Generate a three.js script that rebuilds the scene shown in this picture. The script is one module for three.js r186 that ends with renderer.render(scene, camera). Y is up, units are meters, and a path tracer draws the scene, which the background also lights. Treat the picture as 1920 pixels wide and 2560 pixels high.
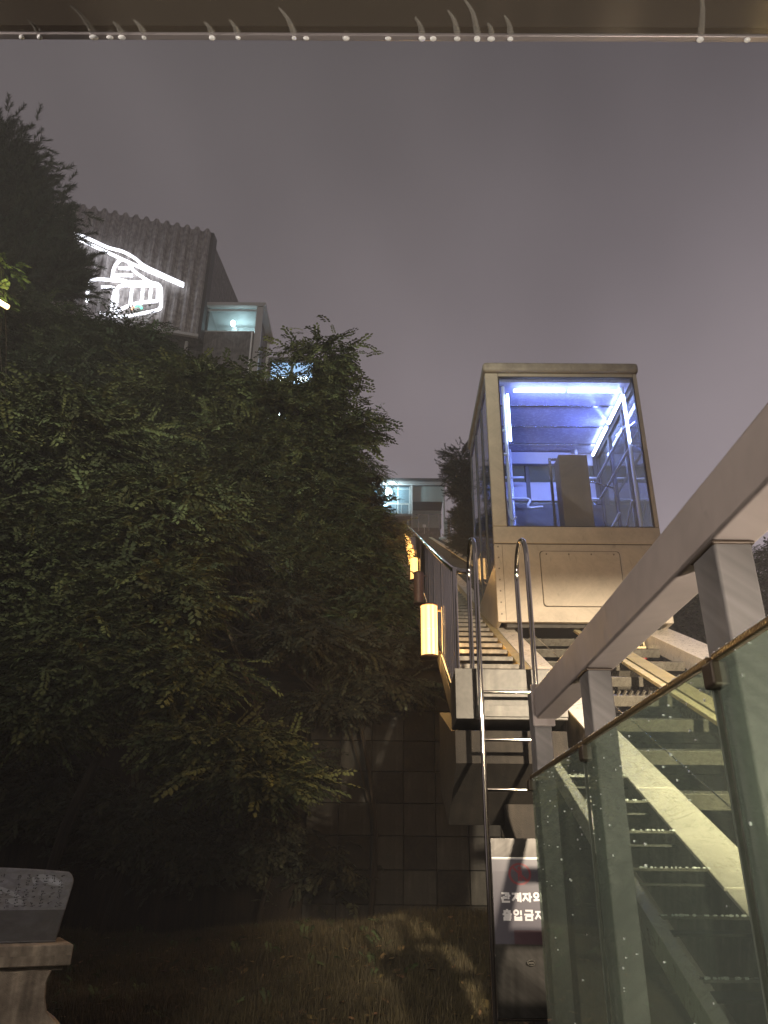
import * as THREE from 'three';
import { RoundedBoxGeometry } from 'three/addons/geometries/RoundedBoxGeometry.js';
import { mergeGeometries } from 'three/addons/utils/BufferGeometryUtils.js';
import { ImprovedNoise } from 'three/addons/math/ImprovedNoise.js';
import { RectAreaLightUniformsLib } from 'three/addons/lights/RectAreaLightUniformsLib.js';

RectAreaLightUniformsLib.init();
const { sin, cos, PI, abs, min, max, floor, sqrt, hypot, atan2, exp } = Math;
const RAD = PI / 180;
let seedState = 1234567;
const rnd = () => { seedState = (seedState + 0x6d2b79f5) | 0; let t = Math.imul(seedState ^ (seedState >>> 15), 1 | seedState); t = (t + Math.imul(t ^ (t >>> 7), 61 | t)) ^ t; return ((t ^ (t >>> 14)) >>> 0) / 4294967296; };
const rr = (a, b) => a + (b - a) * rnd();
const gauss = () => max(-2.1, min(2.1, sqrt(-2 * Math.log(1 - rnd() * 0.99999)) * cos(2 * PI * rnd())));
const perlin = new ImprovedNoise();
const N3 = (x, y, z) => perlin.noise(x, y, z);
const fbm = (x, y, z) => N3(x, y, z) * 0.55 + N3(x * 2.1, y * 2.1, z + 7.3) * 0.28 + N3(x * 4.3, y * 4.3, z + 3.1) * 0.17;

/* ------------------------------------------------------------------ camera, sky, lights */
const scene = new THREE.Scene();
const EYE = new THREE.Vector3(0, 1.6, 0);
const camera = new THREE.PerspectiveCamera(66.84, 0.75, 0.05, 900);
camera.position.copy(EYE);
camera.rotation.set(24.9 * RAD, 0.39 * RAD, 0.6 * RAD, 'YXZ');
camera.updateMatrixWorld(true);

const renderer = new THREE.WebGLRenderer({ antialias: true });
renderer.toneMapping = THREE.LinearToneMapping;
renderer.toneMappingExposure = 1.0;
renderer.shadowMap.enabled = true;

{ // a low night overcast lit by the city, with lens glare painted into it on the right
  const W = 512, H = 256, d = new Float32Array(W * H * 4);
  const zen = [0.08, 0.071, 0.071], mid = [0.138, 0.118, 0.129], low = [0.2, 0.172, 0.19];
  for (let j = 0; j < H; j++) {
    const el = ((j + 0.5) / H - 0.5) * PI;
    for (let i = 0; i < W; i++) {
      const az = ((i + 0.5) / W - 0.5) * 2 * PI, x = cos(az) * cos(el), y = sin(el), z = sin(az) * cos(el);
      const e = max(0, el / RAD), a = min(1, e / 28), b = min(1, max(0, (e - 25) / 40));
      const n = fbm(x * 2.2 + 5, y * 2.2 + x * 1.1, z * 1.4) * 0.5 + fbm(x * 6, y * 5, z * 6 + 3) * 0.1 + 1;
      const glare = exp(-(((el - 0.32) / 0.42) ** 2)) * (0.5 + 0.5 * cos(az + PI / 2 - 0.8)) ** 4 * 1.6;  // lens glare put into the sky colour
      for (let c = 0; c < 3; c++) {
        const v = low[c] + (mid[c] - low[c]) * a + (zen[c] - mid[c]) * b;
        d[(j * W + i) * 4 + c] = v * n * (1 + glare);
      }
      d[(j * W + i) * 4 + 3] = 1;
    }
  }
  const t = new THREE.DataTexture(d, W, H, THREE.RGBAFormat, THREE.FloatType);
  t.mapping = THREE.EquirectangularReflectionMapping; t.magFilter = THREE.LinearFilter; t.minFilter = THREE.LinearFilter; t.needsUpdate = true;
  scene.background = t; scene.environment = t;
}
const sun = new THREE.DirectionalLight(0xffe8d0, 0.05); // the night's faint glow from the city
scene.fog = new THREE.FogExp2(0xe8e4ea, 0.0034); // the damp night air
sun.position.set(14, 26, 18); sun.target.position.set(0, 4, -14); sun.castShadow = true; sun.shadow.radius = 40;
Object.assign(sun.shadow.camera, { left: -40, right: 40, top: 40, bottom: -40, near: 1, far: 140 });
scene.add(sun, sun.target);

/* ------------------------------------------------------------------ helpers: pixels of the photo (1920 x 2560) to points */
const PXF = 1280 / Math.tan(33.42 * RAD);
function ray(px, py) { return new THREE.Vector3((px - 960) / PXF, -(py - 1280) / PXF, -1).applyQuaternion(camera.quaternion); }
function at(px, py, zc) { return ray(px, py).multiplyScalar(zc).add(EYE); }
function onPlane(px, py, p, n) { const r = ray(px, py), t = n.dot(p.clone().sub(EYE)) / n.dot(r); return r.multiplyScalar(t).add(EYE); }
const TD = ray(1005, 1300).normalize(), TX = TD.clone().cross(new THREE.Vector3(0, 1, 0)).normalize(), TN = TX.clone().cross(TD); // the incline: along, across, normal
const TQ = new THREE.Quaternion().setFromRotationMatrix(new THREE.Matrix4().makeBasis(TX, TN, TD.clone().negate()));
const TF = (x, n, s) => EYE.clone().addScaledVector(TX, x).addScaledVector(TN, n).addScaledVector(TD, s);
const V = (x, y, z) => new THREE.Vector3(x, y, z);

const used = {};
function numbered(n) { const k = used[n] = (used[n] ?? -1) + 1; return k ? n + '_' + String(k).padStart(3, '0') : n; }
function tag(o, label, category, group, kind) {
  if (label) o.userData.label = label;
  if (category) o.userData.category = category;
  if (group) o.userData.group = group;
  if (kind) o.userData.kind = kind;
  return o;
}
function thing(name, label, category, base, group) {
  const o = new THREE.Group(); o.name = numbered(name); o.position.set(...(base.isVector3 ? base.toArray() : base)); scene.add(o);
  return tag(o, label, category, group);
}
function part(t, name, geo, mat, label) { // geometry in world axes
  const m = new THREE.Mesh(geo, mat); m.name = name; let p = t; const q = V(0, 0, 0);
  while (p && p !== scene) { q.add(p.position); p = p.parent; }
  geo.translate(-q.x, -q.y, -q.z); t.add(m); if (label) m.userData.label = label; return m;
}
function piece(t, name, geo, mat, pos, rot) { // shared geometry, placed in world axes
  const m = new THREE.Mesh(geo, mat); m.name = name; const q = V(0, 0, 0); let p = t;
  while (p && p !== scene) { q.add(p.position); p = p.parent; }
  m.position.copy(pos).sub(q); if (rot) { if (rot.isQuaternion) m.quaternion.copy(rot); else m.rotation.set(...rot); } t.add(m); return m;
}
function structure(name, geo, mat, label) { const m = new THREE.Mesh(geo, mat); m.name = name; m.userData.kind = 'structure'; if (label) m.userData.label = label; scene.add(m); return m; }

/* ------------------------------------------------------------------ helpers: shapes */
function uvBox(g, s = 1) { // uv in metres from the two axes across the normal
  const p = g.attributes.position, n = g.attributes.normal, uv = new Float32Array(p.count * 2);
  for (let i = 0; i < p.count; i++) {
    const a = abs(n.getX(i)), b = abs(n.getY(i)), c = abs(n.getZ(i));
    const [u, v] = a > b && a > c ? [p.getZ(i), p.getY(i)] : b > c ? [p.getX(i), p.getZ(i)] : [p.getX(i), p.getY(i)];
    uv[i * 2] = u * s; uv[i * 2 + 1] = v * s;
  }
  g.setAttribute('uv', new THREE.BufferAttribute(uv, 2)); return g;
}
function box(w, h, d, bev = 0.006) {
  const g = bev > 0 ? new RoundedBoxGeometry(w, h, d, 1, min(bev, w / 2.2, h / 2.2, d / 2.2)) : new THREE.BoxGeometry(w, h, d);
  return uvBox(g);
}
const boxAt = (x0, x1, y0, y1, z0, z1, bev) => box(abs(x1 - x0), abs(y1 - y0), abs(z1 - z0), bev).translate((x0 + x1) / 2, (y0 + y1) / 2, (z0 + z1) / 2);
function boxTrack(x0, x1, n0, n1, s0, s1, bev) { // a box laid along the incline
  const c = TF((x0 + x1) / 2, (n0 + n1) / 2, (s0 + s1) / 2);
  return box(abs(x1 - x0), abs(n1 - n0), abs(s1 - s0), bev).applyQuaternion(TQ).translate(c.x, c.y, c.z);
}
function rod(a, b, r, r2 = r, seg = 12) {
  const d = b.clone().sub(a), g = new THREE.CylinderGeometry(r2, r, d.length(), seg, 1);
  g.applyQuaternion(new THREE.Quaternion().setFromUnitVectors(V(0, 1, 0), d.normalize()));
  return g.translate((a.x + b.x) / 2, (a.y + b.y) / 2, (a.z + b.z) / 2);
}
function barBetween(a, b, w, h, up = V(0, 1, 0)) { // a square bar
  const d = b.clone().sub(a), l = d.length(), z = d.normalize(), x = up.clone().cross(z).normalize(), y = z.clone().cross(x);
  const g = box(w, h, l, 0.004); g.applyMatrix4(new THREE.Matrix4().makeBasis(x, y, z)); return g.translate((a.x + b.x) / 2, (a.y + b.y) / 2, (a.z + b.z) / 2);
}
function tube(pts, r, seg = 40, rs = 10, closed = false, type = 'centripetal') { return new THREE.TubeGeometry(new THREE.CatmullRomCurve3(pts, closed, type), seg, r, rs, closed); }
function taper(pts, r0, r1, seg = 14, rs = 8) { // a tube that thins towards its end
  const c = new THREE.CatmullRomCurve3(pts), g = new THREE.TubeGeometry(c, seg, 1, rs, false), p = g.attributes.position;
  for (let i = 0; i <= seg; i++) {
    const o = c.getPointAt(i / seg), r = r0 + (r1 - r0) * i / seg;
    for (let j = 0; j <= rs; j++) { const k = i * (rs + 1) + j; p.setXYZ(k, o.x + (p.getX(k) - o.x) * r, o.y + (p.getY(k) - o.y) * r, o.z + (p.getZ(k) - o.z) * r); }
  }
  return g;
}
const bare = (g) => { const h = g.index ? g.toNonIndexed() : g; for (const k of Object.keys(h.attributes)) if (!['position', 'normal', 'uv'].includes(k)) h.deleteAttribute(k); return h; };
const merge = (list) => mergeGeometries(list.map(bare));
function prism(outline, x0, x1) { // outline of [z, y] extruded along x
  const s = new THREE.Shape(outline.map(([z, y]) => new THREE.Vector2(z, y)));
  const g = new THREE.ExtrudeGeometry(s, { depth: x1 - x0, bevelEnabled: false });
  g.applyMatrix4(new THREE.Matrix4().set(0, 0, 1, x0, 0, 1, 0, 0, 1, 0, 0, 0, 0, 0, 0, 1)); // shape x -> z, shape y -> y, depth -> x
  const idx = g.index; if (!idx) { const p = g.attributes.position.array, n = g.attributes.normal.array; for (let i = 0; i < p.length; i += 9) for (let k = 0; k < 3; k++) { [p[i + k], p[i + 6 + k]] = [p[i + 6 + k], p[i + k]]; } g.computeVertexNormals(); }
  return uvBox(g);
}

/* ------------------------------------------------------------------ materials */
function noiseTex(size, fn, srgb = true, rep = 1) {
  const d = new Uint8Array(size * size * 4);
  for (let y = 0; y < size; y++) for (let x = 0; x < size; x++) { const c = fn(x / size, y / size), k = (y * size + x) * 4; for (let i = 0; i < 3; i++) d[k + i] = max(0, min(255, (Array.isArray(c) ? c[i] : c) * 255)); d[k + 3] = 255; }
  const t = new THREE.DataTexture(d, size, size); t.wrapS = t.wrapT = THREE.RepeatWrapping; t.magFilter = THREE.LinearFilter; t.colorSpace = srgb ? THREE.SRGBColorSpace : THREE.NoColorSpace; t.repeat.set(rep, rep); t.needsUpdate = true; return t;
}
// tiling noise: a torus walked through 3-D noise
const tnoise = (u, v, f, z = 0) => { const a = u * 2 * PI, b = v * 2 * PI; return fbm(cos(a) * f + z, sin(a) * f + cos(b) * f * 1.3, sin(b) * f * 1.3 + z * 1.7); };
const wear = noiseTex(512, (u, v) => { const a = tnoise(u, v, 1.2), b = tnoise(u, v, 5, 3), s = tnoise(u, v * 0.35, 7, 9); const k = 0.9 + a * 0.16 + b * 0.08 - max(0, s - 0.3) * 0.5; return [k, k * 0.985, k * 0.955]; }, true, 0.7);
const streak = noiseTex(512, (u, v) => { const a = tnoise(u, v, 1.0, 4), s = fbm(u * 26, v * 2.2, 2) * (1 - abs(2 * u - 1) ** 12), b = tnoise(u, v, 8, 1); const k = 0.8 + a * 0.3 + s * 0.34 + b * 0.14; return [k, k * 0.98, k * 0.95]; }, true, 0.6);
const roughN = noiseTex(256, (u, v) => 0.62 + tnoise(u, v, 2.5, 2) * 0.5 + tnoise(u, v, 9, 5) * 0.35, false, 1.2);
const fineBump = noiseTex(256, (u, v) => 0.5 + tnoise(u, v, 9, 5) * 0.6 + (rnd() - 0.5) * 0.2, false, 3);
const paint = noiseTex(512, (u, v) => { const a = tnoise(u, v, 1.1, 6), b = tnoise(u, v, 6, 2), s = tnoise(u, v * 0.3, 6, 9); const k = 0.93 + a * 0.09 + b * 0.05 - max(0, s - 0.3) * 0.3; return [k, k * 0.99, k * 0.975]; }, true, 0.6);
const softBump = noiseTex(256, (u, v) => 0.5 + tnoise(u, v, 1.6, 8) * 0.9, false, 0.9);
const dirtTex = noiseTex(512, (u, v) => { const a = tnoise(u, v, 2, 1), b = tnoise(u, v, 8, 6), c = rnd(); const k = 0.55 + a * 0.5 + b * 0.4 + c * 0.2; return [k, k * 0.92, k * 0.78]; }, true, 0.35);
const C = (r, g, b) => new THREE.Color().setRGB(r, g, b);
const std = (r, g, b, rough = 0.6, metal = 0, x = {}) => new THREE.MeshStandardMaterial({ color: C(r, g, b), roughness: rough, metalness: metal, ...x });
const phys = (r, g, b, rough = 0.5, metal = 0, x = {}) => new THREE.MeshPhysicalMaterial({ color: C(r, g, b), roughness: rough, metalness: metal, ...x });
const glow = (r, g, b, k) => new THREE.MeshStandardMaterial({ color: C(0.8, 0.8, 0.8), roughness: 0.5, emissive: C(r, g, b), emissiveIntensity: k });
const M = {
  fence: std(0.52, 0.45, 0.42, 0.45, 0, { map: paint, bumpMap: softBump, bumpScale: 0.0008 }),
  post: std(0.38, 0.365, 0.365, 0.6, 0, { map: streak, bumpMap: softBump, bumpScale: 0.0008 }),
  clip: std(0.1, 0.075, 0.055, 0.5, 0.4),
  trim: std(0.3, 0.22, 0.13, 0.3, 0.5, { map: wear, bumpMap: fineBump, bumpScale: 0.002 }),
  pane: phys(0.76, 0.84, 0.76, 0.03, 0, { transmission: 0.87, thickness: 0, ior: 1.5, roughness: 0.02 }),
  steel: std(0.68, 0.63, 0.56, 0.08, 1),
  satin: std(0.55, 0.54, 0.53, 0.28, 1, { map: wear, roughnessMap: roughN }),
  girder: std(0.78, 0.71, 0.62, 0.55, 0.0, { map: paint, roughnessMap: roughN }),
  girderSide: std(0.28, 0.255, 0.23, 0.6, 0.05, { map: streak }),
  tie: std(0.14, 0.13, 0.112, 0.45, 0.2, { map: wear, roughnessMap: roughN }),
  darkSteel: std(0.05, 0.047, 0.044, 0.5, 0.5, { map: wear }),
  rib: std(0.78, 0.68, 0.42, 0.5, 0.1, { map: wear }),
  tread: std(0.26, 0.245, 0.22, 0.6, 0.2, { map: streak, bumpMap: fineBump, bumpScale: 0.002 }),
  landing: std(0.125, 0.12, 0.113, 0.55, 0.1, { map: streak }),
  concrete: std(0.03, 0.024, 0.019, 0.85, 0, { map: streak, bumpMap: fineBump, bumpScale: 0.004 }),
  car: phys(0.52, 0.465, 0.39, 0.45, 0, { map: paint, clearcoat: 0.25, clearcoatRoughness: 0.3 }),
  carDark: std(0.1, 0.095, 0.09, 0.5, 0.1, { map: wear }),
  carCeil: std(0.42, 0.41, 0.52, 0.4, 0.1, { roughnessMap: roughN }),
  carIn: std(0.45, 0.43, 0.47, 0.4, 0.1),
  carGlass: phys(0.9, 0.93, 0.95, 0.02, 0, { transmission: 1, thickness: 0, ior: 1.5 }),
  sideGlass: phys(0.5, 0.56, 0.58, 0.03, 0, { transmission: 0.94, thickness: 0, ior: 1.5 }),
  seam: std(0.06, 0.05, 0.04, 0.8),
  cabinet: std(0.3, 0.235, 0.175, 0.4, 0.2, { map: paint }),
  led: glow(0.42, 0.54, 1.0, 18),
  neon: glow(0.88, 0.91, 1.0, 2.6),
  amber: glow(1.0, 0.52, 0.11, 2.2),
  lampCap: std(0.12, 0.07, 0.05, 0.5, 0.3, { map: wear }),
  lampOff: std(0.19, 0.1, 0.075, 0.45, 0.1, { map: wear }),
  barkPale: std(0.3, 0.27, 0.23, 0.9, 0, { map: dirtTex, bumpMap: fineBump, bumpScale: 0.008 }),
  bark: std(0.06, 0.052, 0.044, 0.9, 0, { map: dirtTex, bumpMap: fineBump, bumpScale: 0.01 }),
  stone: std(0.26, 0.25, 0.24, 0.8, 0, { map: dirtTex, bumpMap: fineBump, bumpScale: 0.004 }),
  plinth: std(0.62, 0.53, 0.42, 0.8, 0, { map: streak, bumpMap: fineBump, bumpScale: 0.004 }),
  block: std(0.045, 0.044, 0.042, 0.85, 0, { map: streak, bumpMap: fineBump, bumpScale: 0.008 }),
  blockDark: std(0.028, 0.027, 0.025, 0.85, 0, { map: dirtTex, bumpMap: fineBump, bumpScale: 0.008 }),
  soil: std(0.035, 0.028, 0.02, 0.95, 0, { map: dirtTex, bumpMap: fineBump, bumpScale: 0.02 }),
  path: std(0.1, 0.06, 0.05, 0.85, 0, { map: dirtTex, bumpMap: fineBump, bumpScale: 0.006 }),
  sheet: std(0.44, 0.42, 0.43, 0.6, 0.1, { map: streak }),
  wallGrey: std(0.2, 0.19, 0.19, 0.7, 0, { map: streak }),
  frameGrey: std(0.4, 0.38, 0.37, 0.6, 0.1),
  roofDark: std(0.06, 0.055, 0.055, 0.7, 0.1),
  soffit: phys(0.52, 0.47, 0.39, 0.12, 0, { transmission: 0.9, thickness: 0, ior: 1.5 }),
  water: phys(0.95, 0.95, 0.93, 0.08, 0, { clearcoat: 1, clearcoatRoughness: 0.02 }),
  wet: phys(0.62, 0.6, 0.54, 0.35, 0, { transparent: true, opacity: 0.3 }),
  white: std(0.75, 0.74, 0.72, 0.5),
  red: std(0.3, 0.02, 0.02, 0.35),
};

/* ------------------------------------------------------------------ lamps added for their light, unseen behind and beside the viewer */
function added_light(label, pos, target, color, intensity, angle, pen, size) {  // a spot fixture added outside the view for its light
  const t = thing('added_light', label, 'added_light', pos, 'added lights out of view');
  const d = target.clone().sub(pos).normalize();
  const body = new THREE.CylinderGeometry(size, size * 0.55, 0.2, 20).applyQuaternion(new THREE.Quaternion().setFromUnitVectors(V(0, 1, 0), d)).translate(pos.x - d.x * 0.12, pos.y - d.y * 0.12, pos.z - d.z * 0.12);
  part(t, 'lamp_housing', body, M.darkSteel);
  const lens = new THREE.CylinderGeometry(size * 0.9, size * 0.9, 0.01, 20).applyQuaternion(new THREE.Quaternion().setFromUnitVectors(V(0, 1, 0), d)).translate(pos.x - d.x * 0.008, pos.y - d.y * 0.008, pos.z - d.z * 0.008);
  part(t, 'lamp_lens', lens, glow(...color, 3));
  part(t, 'pole', rod(V(pos.x - d.x * 0.15, pos.y - 0.05, pos.z - d.z * 0.15), V(pos.x - d.x * 0.15, -0.2, pos.z - d.z * 0.15), 0.035), M.darkSteel);
  const l = new THREE.SpotLight(C(...color), intensity, 0, angle, pen, 2);
  l.position.copy(d.clone().multiplyScalar(0.03)); l.target.position.copy(d); t.add(l, l.target);
  l.castShadow = true; l.shadow.radius = size / 0.02; return t;
}
added_light('added unseen spotlight beside the track aimed up at the beige car', V(2.2, 3.7, 1.2), V(2.9, 2.7, -5), [1, 0.83, 0.6], 1000, 0.45, 1, 0.09);  // added to brighten the track beams and the car front
added_light('added unseen spotlight behind the canopy aimed at the trees on the slope', V(-2.5, 7.2, 5.5), V(-3.4, 11.2, -12), [1, 0.96, 0.74], 780, 0.54, 1, 0.14);  // added to bring the tree crowns out of the dark
added_light('low added spotlight beside the track aimed up at the glass fence', V(2.1, 0.5, 0.9), V(0.6, 2.4, -1.2), [1, 0.88, 0.76], 42, 0.62, 1, 0.08);  // added from below to lift the handrail, posts and glass

added_light('small added spotlight under the canopy aimed at the ladder foot', V(-1.2, 3.4, 1.5), V(0.1, 0.8, -8.1), [1, 0.88, 0.66], 120, 0.215, 1, 0.06);  // added to make the pool of light on sign and grass
{ // a round lamp added under the canopy, out of view, to brighten stone and handrail
  const t = thing('added_canopy_lamp', 'added unseen round lamp on the underside of the canopy', 'lamp', [-3, 3.9, -0.1]);
  part(t, 'lamp_housing', new THREE.CylinderGeometry(0.09, 0.09, 0.05, 24).translate(-3, 3.94, -0.1), M.darkSteel);
  part(t, 'lamp_lens', new THREE.SphereGeometry(0.075, 20, 12).scale(1, 0.4, 1).translate(-3, 3.9, -0.1), glow(1, 0.9, 0.75, 3));
  const l = new THREE.PointLight(C(1, 0.89, 0.8), 28, 0, 2); l.castShadow = true; l.shadow.radius = 3; l.position.set(0, -0.05, 0); t.add(l);
}
{ // an unseen hall added behind the viewer to darken the metal's reflections
  const t = thing('added_dark_hall', 'unseen dark hall added behind the entrance canopy for reflections', 'building', [0, 0, 10]);
  part(t, 'wall', boxAt(-16, 16, -1, 8.5, 8.2, 8.6, 0), std(0.12, 0.1, 0.09, 0.8, 0, { map: streak }));
  part(t, 'roof', boxAt(-16.4, 16.4, 8.51, 8.8, 7.8, 18, 0.02), M.roofDark);
  for (let i = 0; i < 9; i++) part(t, 'window', boxAt(-13 + i * 3, -11.2 + i * 3, 1, 3.4, 8.17, 8.199, 0.01), std(0.03, 0.03, 0.035, 0.1));
}

/* ------------------------------------------------------------------ ground */
const trackY = (z) => { const p = TF(2.4, -1.5, 0); return p.y + (z - p.z) / TD.z * TD.y; };
const smooth = (a, b, x) => { const t = max(0, min(1, (x - a) / (b - a))); return t * t * (3 - 2 * t); };
function groundY(x, z) {
  const slope = trackY(max(z, -66)) - 1.9 + (x < -1 ? min(4, (-1 - x) * 0.12) : 0) - (x > 5 ? min(10, (x - 5) * 0.35) : 0);
  let y = 0.35 * smooth(-5, -8, z) + smooth(-8, -12.6, z) * 0.4 + 0.62 * exp(-(((x - 0.9) / 1.8) ** 2) - (((z + 9.8) / 2.2) ** 2));
  const w = smooth(-13.02, -13.3, z); y = y * (1 - w) + slope * w;
  if (x > 0.6) y -= 0.9 * smooth(0.6, 1.2, x) * smooth(-8.5, -6, z);
  return y + fbm(x * 0.4, z * 0.4, 1) * 0.25 * smooth(-5, -8, z);
}
{
  const xs = [], zs = [];
  for (let x = -180; x <= 180;) { xs.push(x); x += abs(x + 0) < 12 ? 0.4 : abs(x) < 40 ? 2 : 12; }
  for (let z = 30; z >= -260;) { zs.push(z); z -= z > 6 ? 4 : z > -12.6 ? 0.35 : z > -13.6 ? 0.1 : z > -70 ? 1.2 : 8; }
  const p = [], uv = [], idx = [];
  for (const z of zs) for (const x of xs) { p.push(x, groundY(x, z), z); uv.push(x, z); }
  for (let j = 0; j < zs.length - 1; j++) for (let i = 0; i < xs.length - 1; i++) { const a = j * xs.length + i, b = a + xs.length; idx.push(a, a + 1, b + 1, a, b + 1, b); }
  const g = new THREE.BufferGeometry(); g.setAttribute('position', new THREE.Float32BufferAttribute(p, 3)); g.setAttribute('uv', new THREE.Float32BufferAttribute(uv, 2)); g.setIndex(idx); g.computeVertexNormals();
  structure('ground', g, M.soil, 'dark earth slope rising behind the ladder and trees');
  // the paved path at the foot of the slope
  const q = [], qi = [], qu = [];
  for (let i = 0; i <= 60; i++) { const x = -9 + i * 0.16; for (let k = 0; k < 8; k++) { const z = -6.6 - k * 0.26 - 0.5 * sin(x * 0.5); q.push(x, groundY(x, z) + 0.03, z); qu.push(x, z); } }
  for (let i = 0; i < 26; i++) for (let k = 0; k < 7; k++) { const a = i * 8 + k; qi.push(a, a + 8, a + 9, a, a + 9, a + 1); }
  const pg = new THREE.BufferGeometry(); pg.setAttribute('position', new THREE.Float32BufferAttribute(q, 3)); pg.setAttribute('uv', new THREE.Float32BufferAttribute(qu, 2)); pg.setIndex(qi); pg.computeVertexNormals();
  structure('path', pg, M.path, 'dark reddish footpath at the foot of the slope');
}

/* ------------------------------------------------------------------ retaining wall of big blocks */
{
  const t = thing('retaining_wall', 'dark stained retaining wall of large blocks behind the ladder', 'retaining wall', [0, 0, -13]);
  part(t, 'backing', boxAt(-1.25, 5.4, 0, 4.7, -13.34, -13.12, 0), M.blockDark);
  const bw = 0.505, bh = 0.475, geos = [0, 1, 2].map((k) => { const g = new RoundedBoxGeometry(bw - 0.009, bh - 0.009, 0.16, 2, 0.014), p = g.attributes.position; for (let i = 0; i < p.count; i++) if (p.getZ(i) > 0) p.setZ(i, p.getZ(i) + fbm(p.getX(i) * 5 + k * 9, p.getY(i) * 5, k) * 0.02); g.computeVertexNormals(); return uvBox(g); });
  const mats = [M.block, M.blockDark, M.block, std(0.055, 0.054, 0.05, 0.85, 0, { map: streak, bumpMap: fineBump, bumpScale: 0.008 })];
  for (let j = 0; j < 9; j++) for (let i = 0; i < 13; i++) piece(t, 'block', geos[floor(rnd() * 3)], mats[floor(rnd() * 4)], V(-1.0 + i * bw, 0.145 + j * bh + 0.3, -13.06 + rr(-0.012, 0.012)), [0, floor(rnd() * 2) * 0, 0]);
  part(t, 'coping', boxAt(-1.25, 5.4, 4.72, 4.86, -13.36, -12.94, 0.02), M.blockDark);
}

/* ------------------------------------------------------------------ inclined track */
const track = thing('funicular_track', 'steep twin beam railway track climbing to the upper station', 'railway track', TF(2.4, -1.5, 3));
{
  const s1 = 68.5;
  // left beam: cover plates with joints, flange lip and web
  const plate = box(0.225, 0.02, 1.18, 0.005), plateFar = box(0.225, 0.02, 4.75, 0.005);
  let s = 0.83; while (s < 16) { piece(track, 'cover_plate', plate, M.girder, TF(1.427, -1.51, s + 0.595), TQ); s += 1.19; }
  while (s < s1) { piece(track, 'cover_plate', plateFar, M.girder, TF(1.427, -1.51, s + 2.38), TQ); s += 4.76; }
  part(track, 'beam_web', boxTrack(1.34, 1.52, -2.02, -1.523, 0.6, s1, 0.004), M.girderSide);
  part(track, 'beam_flange', boxTrack(1.305, 1.55, -2.06, -2.022, 0.6, s1, 0.004), M.girder);
  // right beam: a box beam
  part(track, 'box_beam', boxTrack(3.24, 3.69, -1.7, -1.5, 5.15, s1, 0.01), M.girder);
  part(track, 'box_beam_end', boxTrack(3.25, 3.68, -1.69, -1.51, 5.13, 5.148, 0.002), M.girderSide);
  part(track, 'box_beam_lower', boxTrack(3.0, 3.12, -2.1, -1.95, 1.5, s1, 0.01), M.tie);
  // running strip and ribbed cable tray
  part(track, 'running_strip', boxTrack(2.344, 2.42, -1.535, -1.5, 2.2, s1, 0.004), M.rib);
  part(track, 'cable_tray', boxTrack(2.465, 2.65, -1.6, -1.56, 2.2, s1, 0.003), M.darkSteel);
  for (let i = 0; i < 8; i++) part(track, 'tray_rib', boxTrack(2.472 + i * 0.0215, 2.486 + i * 0.0215, -1.557, -1.51, 2.2, s1, 0.004), M.rib);
  // cross ties between the beams, with a toothed edge
  const tie = box(1.62, 0.1, 0.055, 0.006), fin = box(0.012, 0.05, 0.05, 0.002), fins = merge(Array.from({ length: 26 }, (_, i) => fin.clone().rotateZ(-0.5).translate(-0.74 + i * 0.057, 0.07, 0.0)));
  for (let k = 0; k < 90; k++) {
    const q = 1.25 + k * 0.85; if (q > 67) break;
    const m = piece(track, 'cross_tie', tie, M.tie, TF(2.39, -1.66, q), TQ);
    if (k === 7) { const f = new THREE.Mesh(fins, M.tie); f.name = 'toothed_edge'; m.add(f); }
  }
  // hauling rope
  part(track, 'hauling_rope', rod(TF(1.668, -1.46, 1), TF(1.668, -1.46, 10.2), 0.0045, 0.005, 6), M.satin);
  // piers
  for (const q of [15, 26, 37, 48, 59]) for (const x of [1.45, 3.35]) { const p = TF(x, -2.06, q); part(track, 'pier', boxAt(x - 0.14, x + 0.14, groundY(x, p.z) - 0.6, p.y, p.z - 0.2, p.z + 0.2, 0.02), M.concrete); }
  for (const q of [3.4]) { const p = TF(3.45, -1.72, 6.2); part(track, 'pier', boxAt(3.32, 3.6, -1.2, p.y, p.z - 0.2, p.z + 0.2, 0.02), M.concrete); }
  // ladder-like lower bay beside the beam
  part(track, 'lower_stringer', boxTrack(0.926, 0.98, -1.6, -1.5, 1.2, 4.85, 0.004), M.girder);
  const rung = box(0.36, 0.014, 0.05, 0.003), board = box(0.35, 0.012, 0.2, 0.002), bead = new THREE.SphereGeometry(0.006, 6, 5);
  for (let k = 0; k < 11; k++) {
    const q = 1.38 + k * 0.405; if (q > 5) break;
    const m = piece(track, 'lower_tread', rung, M.tie, TF(1.15, -1.515, q), null);
    const b = new THREE.Mesh(board, M.darkSteel); b.name = 'tread_board'; b.position.set(0, -0.06, -0.1); m.add(b);
    const drops = []; for (let i = 0; i < 26; i++) drops.push(bead.clone().scale(rr(0.6, 1.5), rr(0.6, 1), 1).translate(rr(-0.17, 0.17), 0.008, 0.026 + rr(-0.004, 0.002)));
    const w = new THREE.Mesh(merge(drops), M.water); w.name = 'water_drops'; w.userData.kind = 'stuff'; m.add(w);
  }
}

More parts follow.
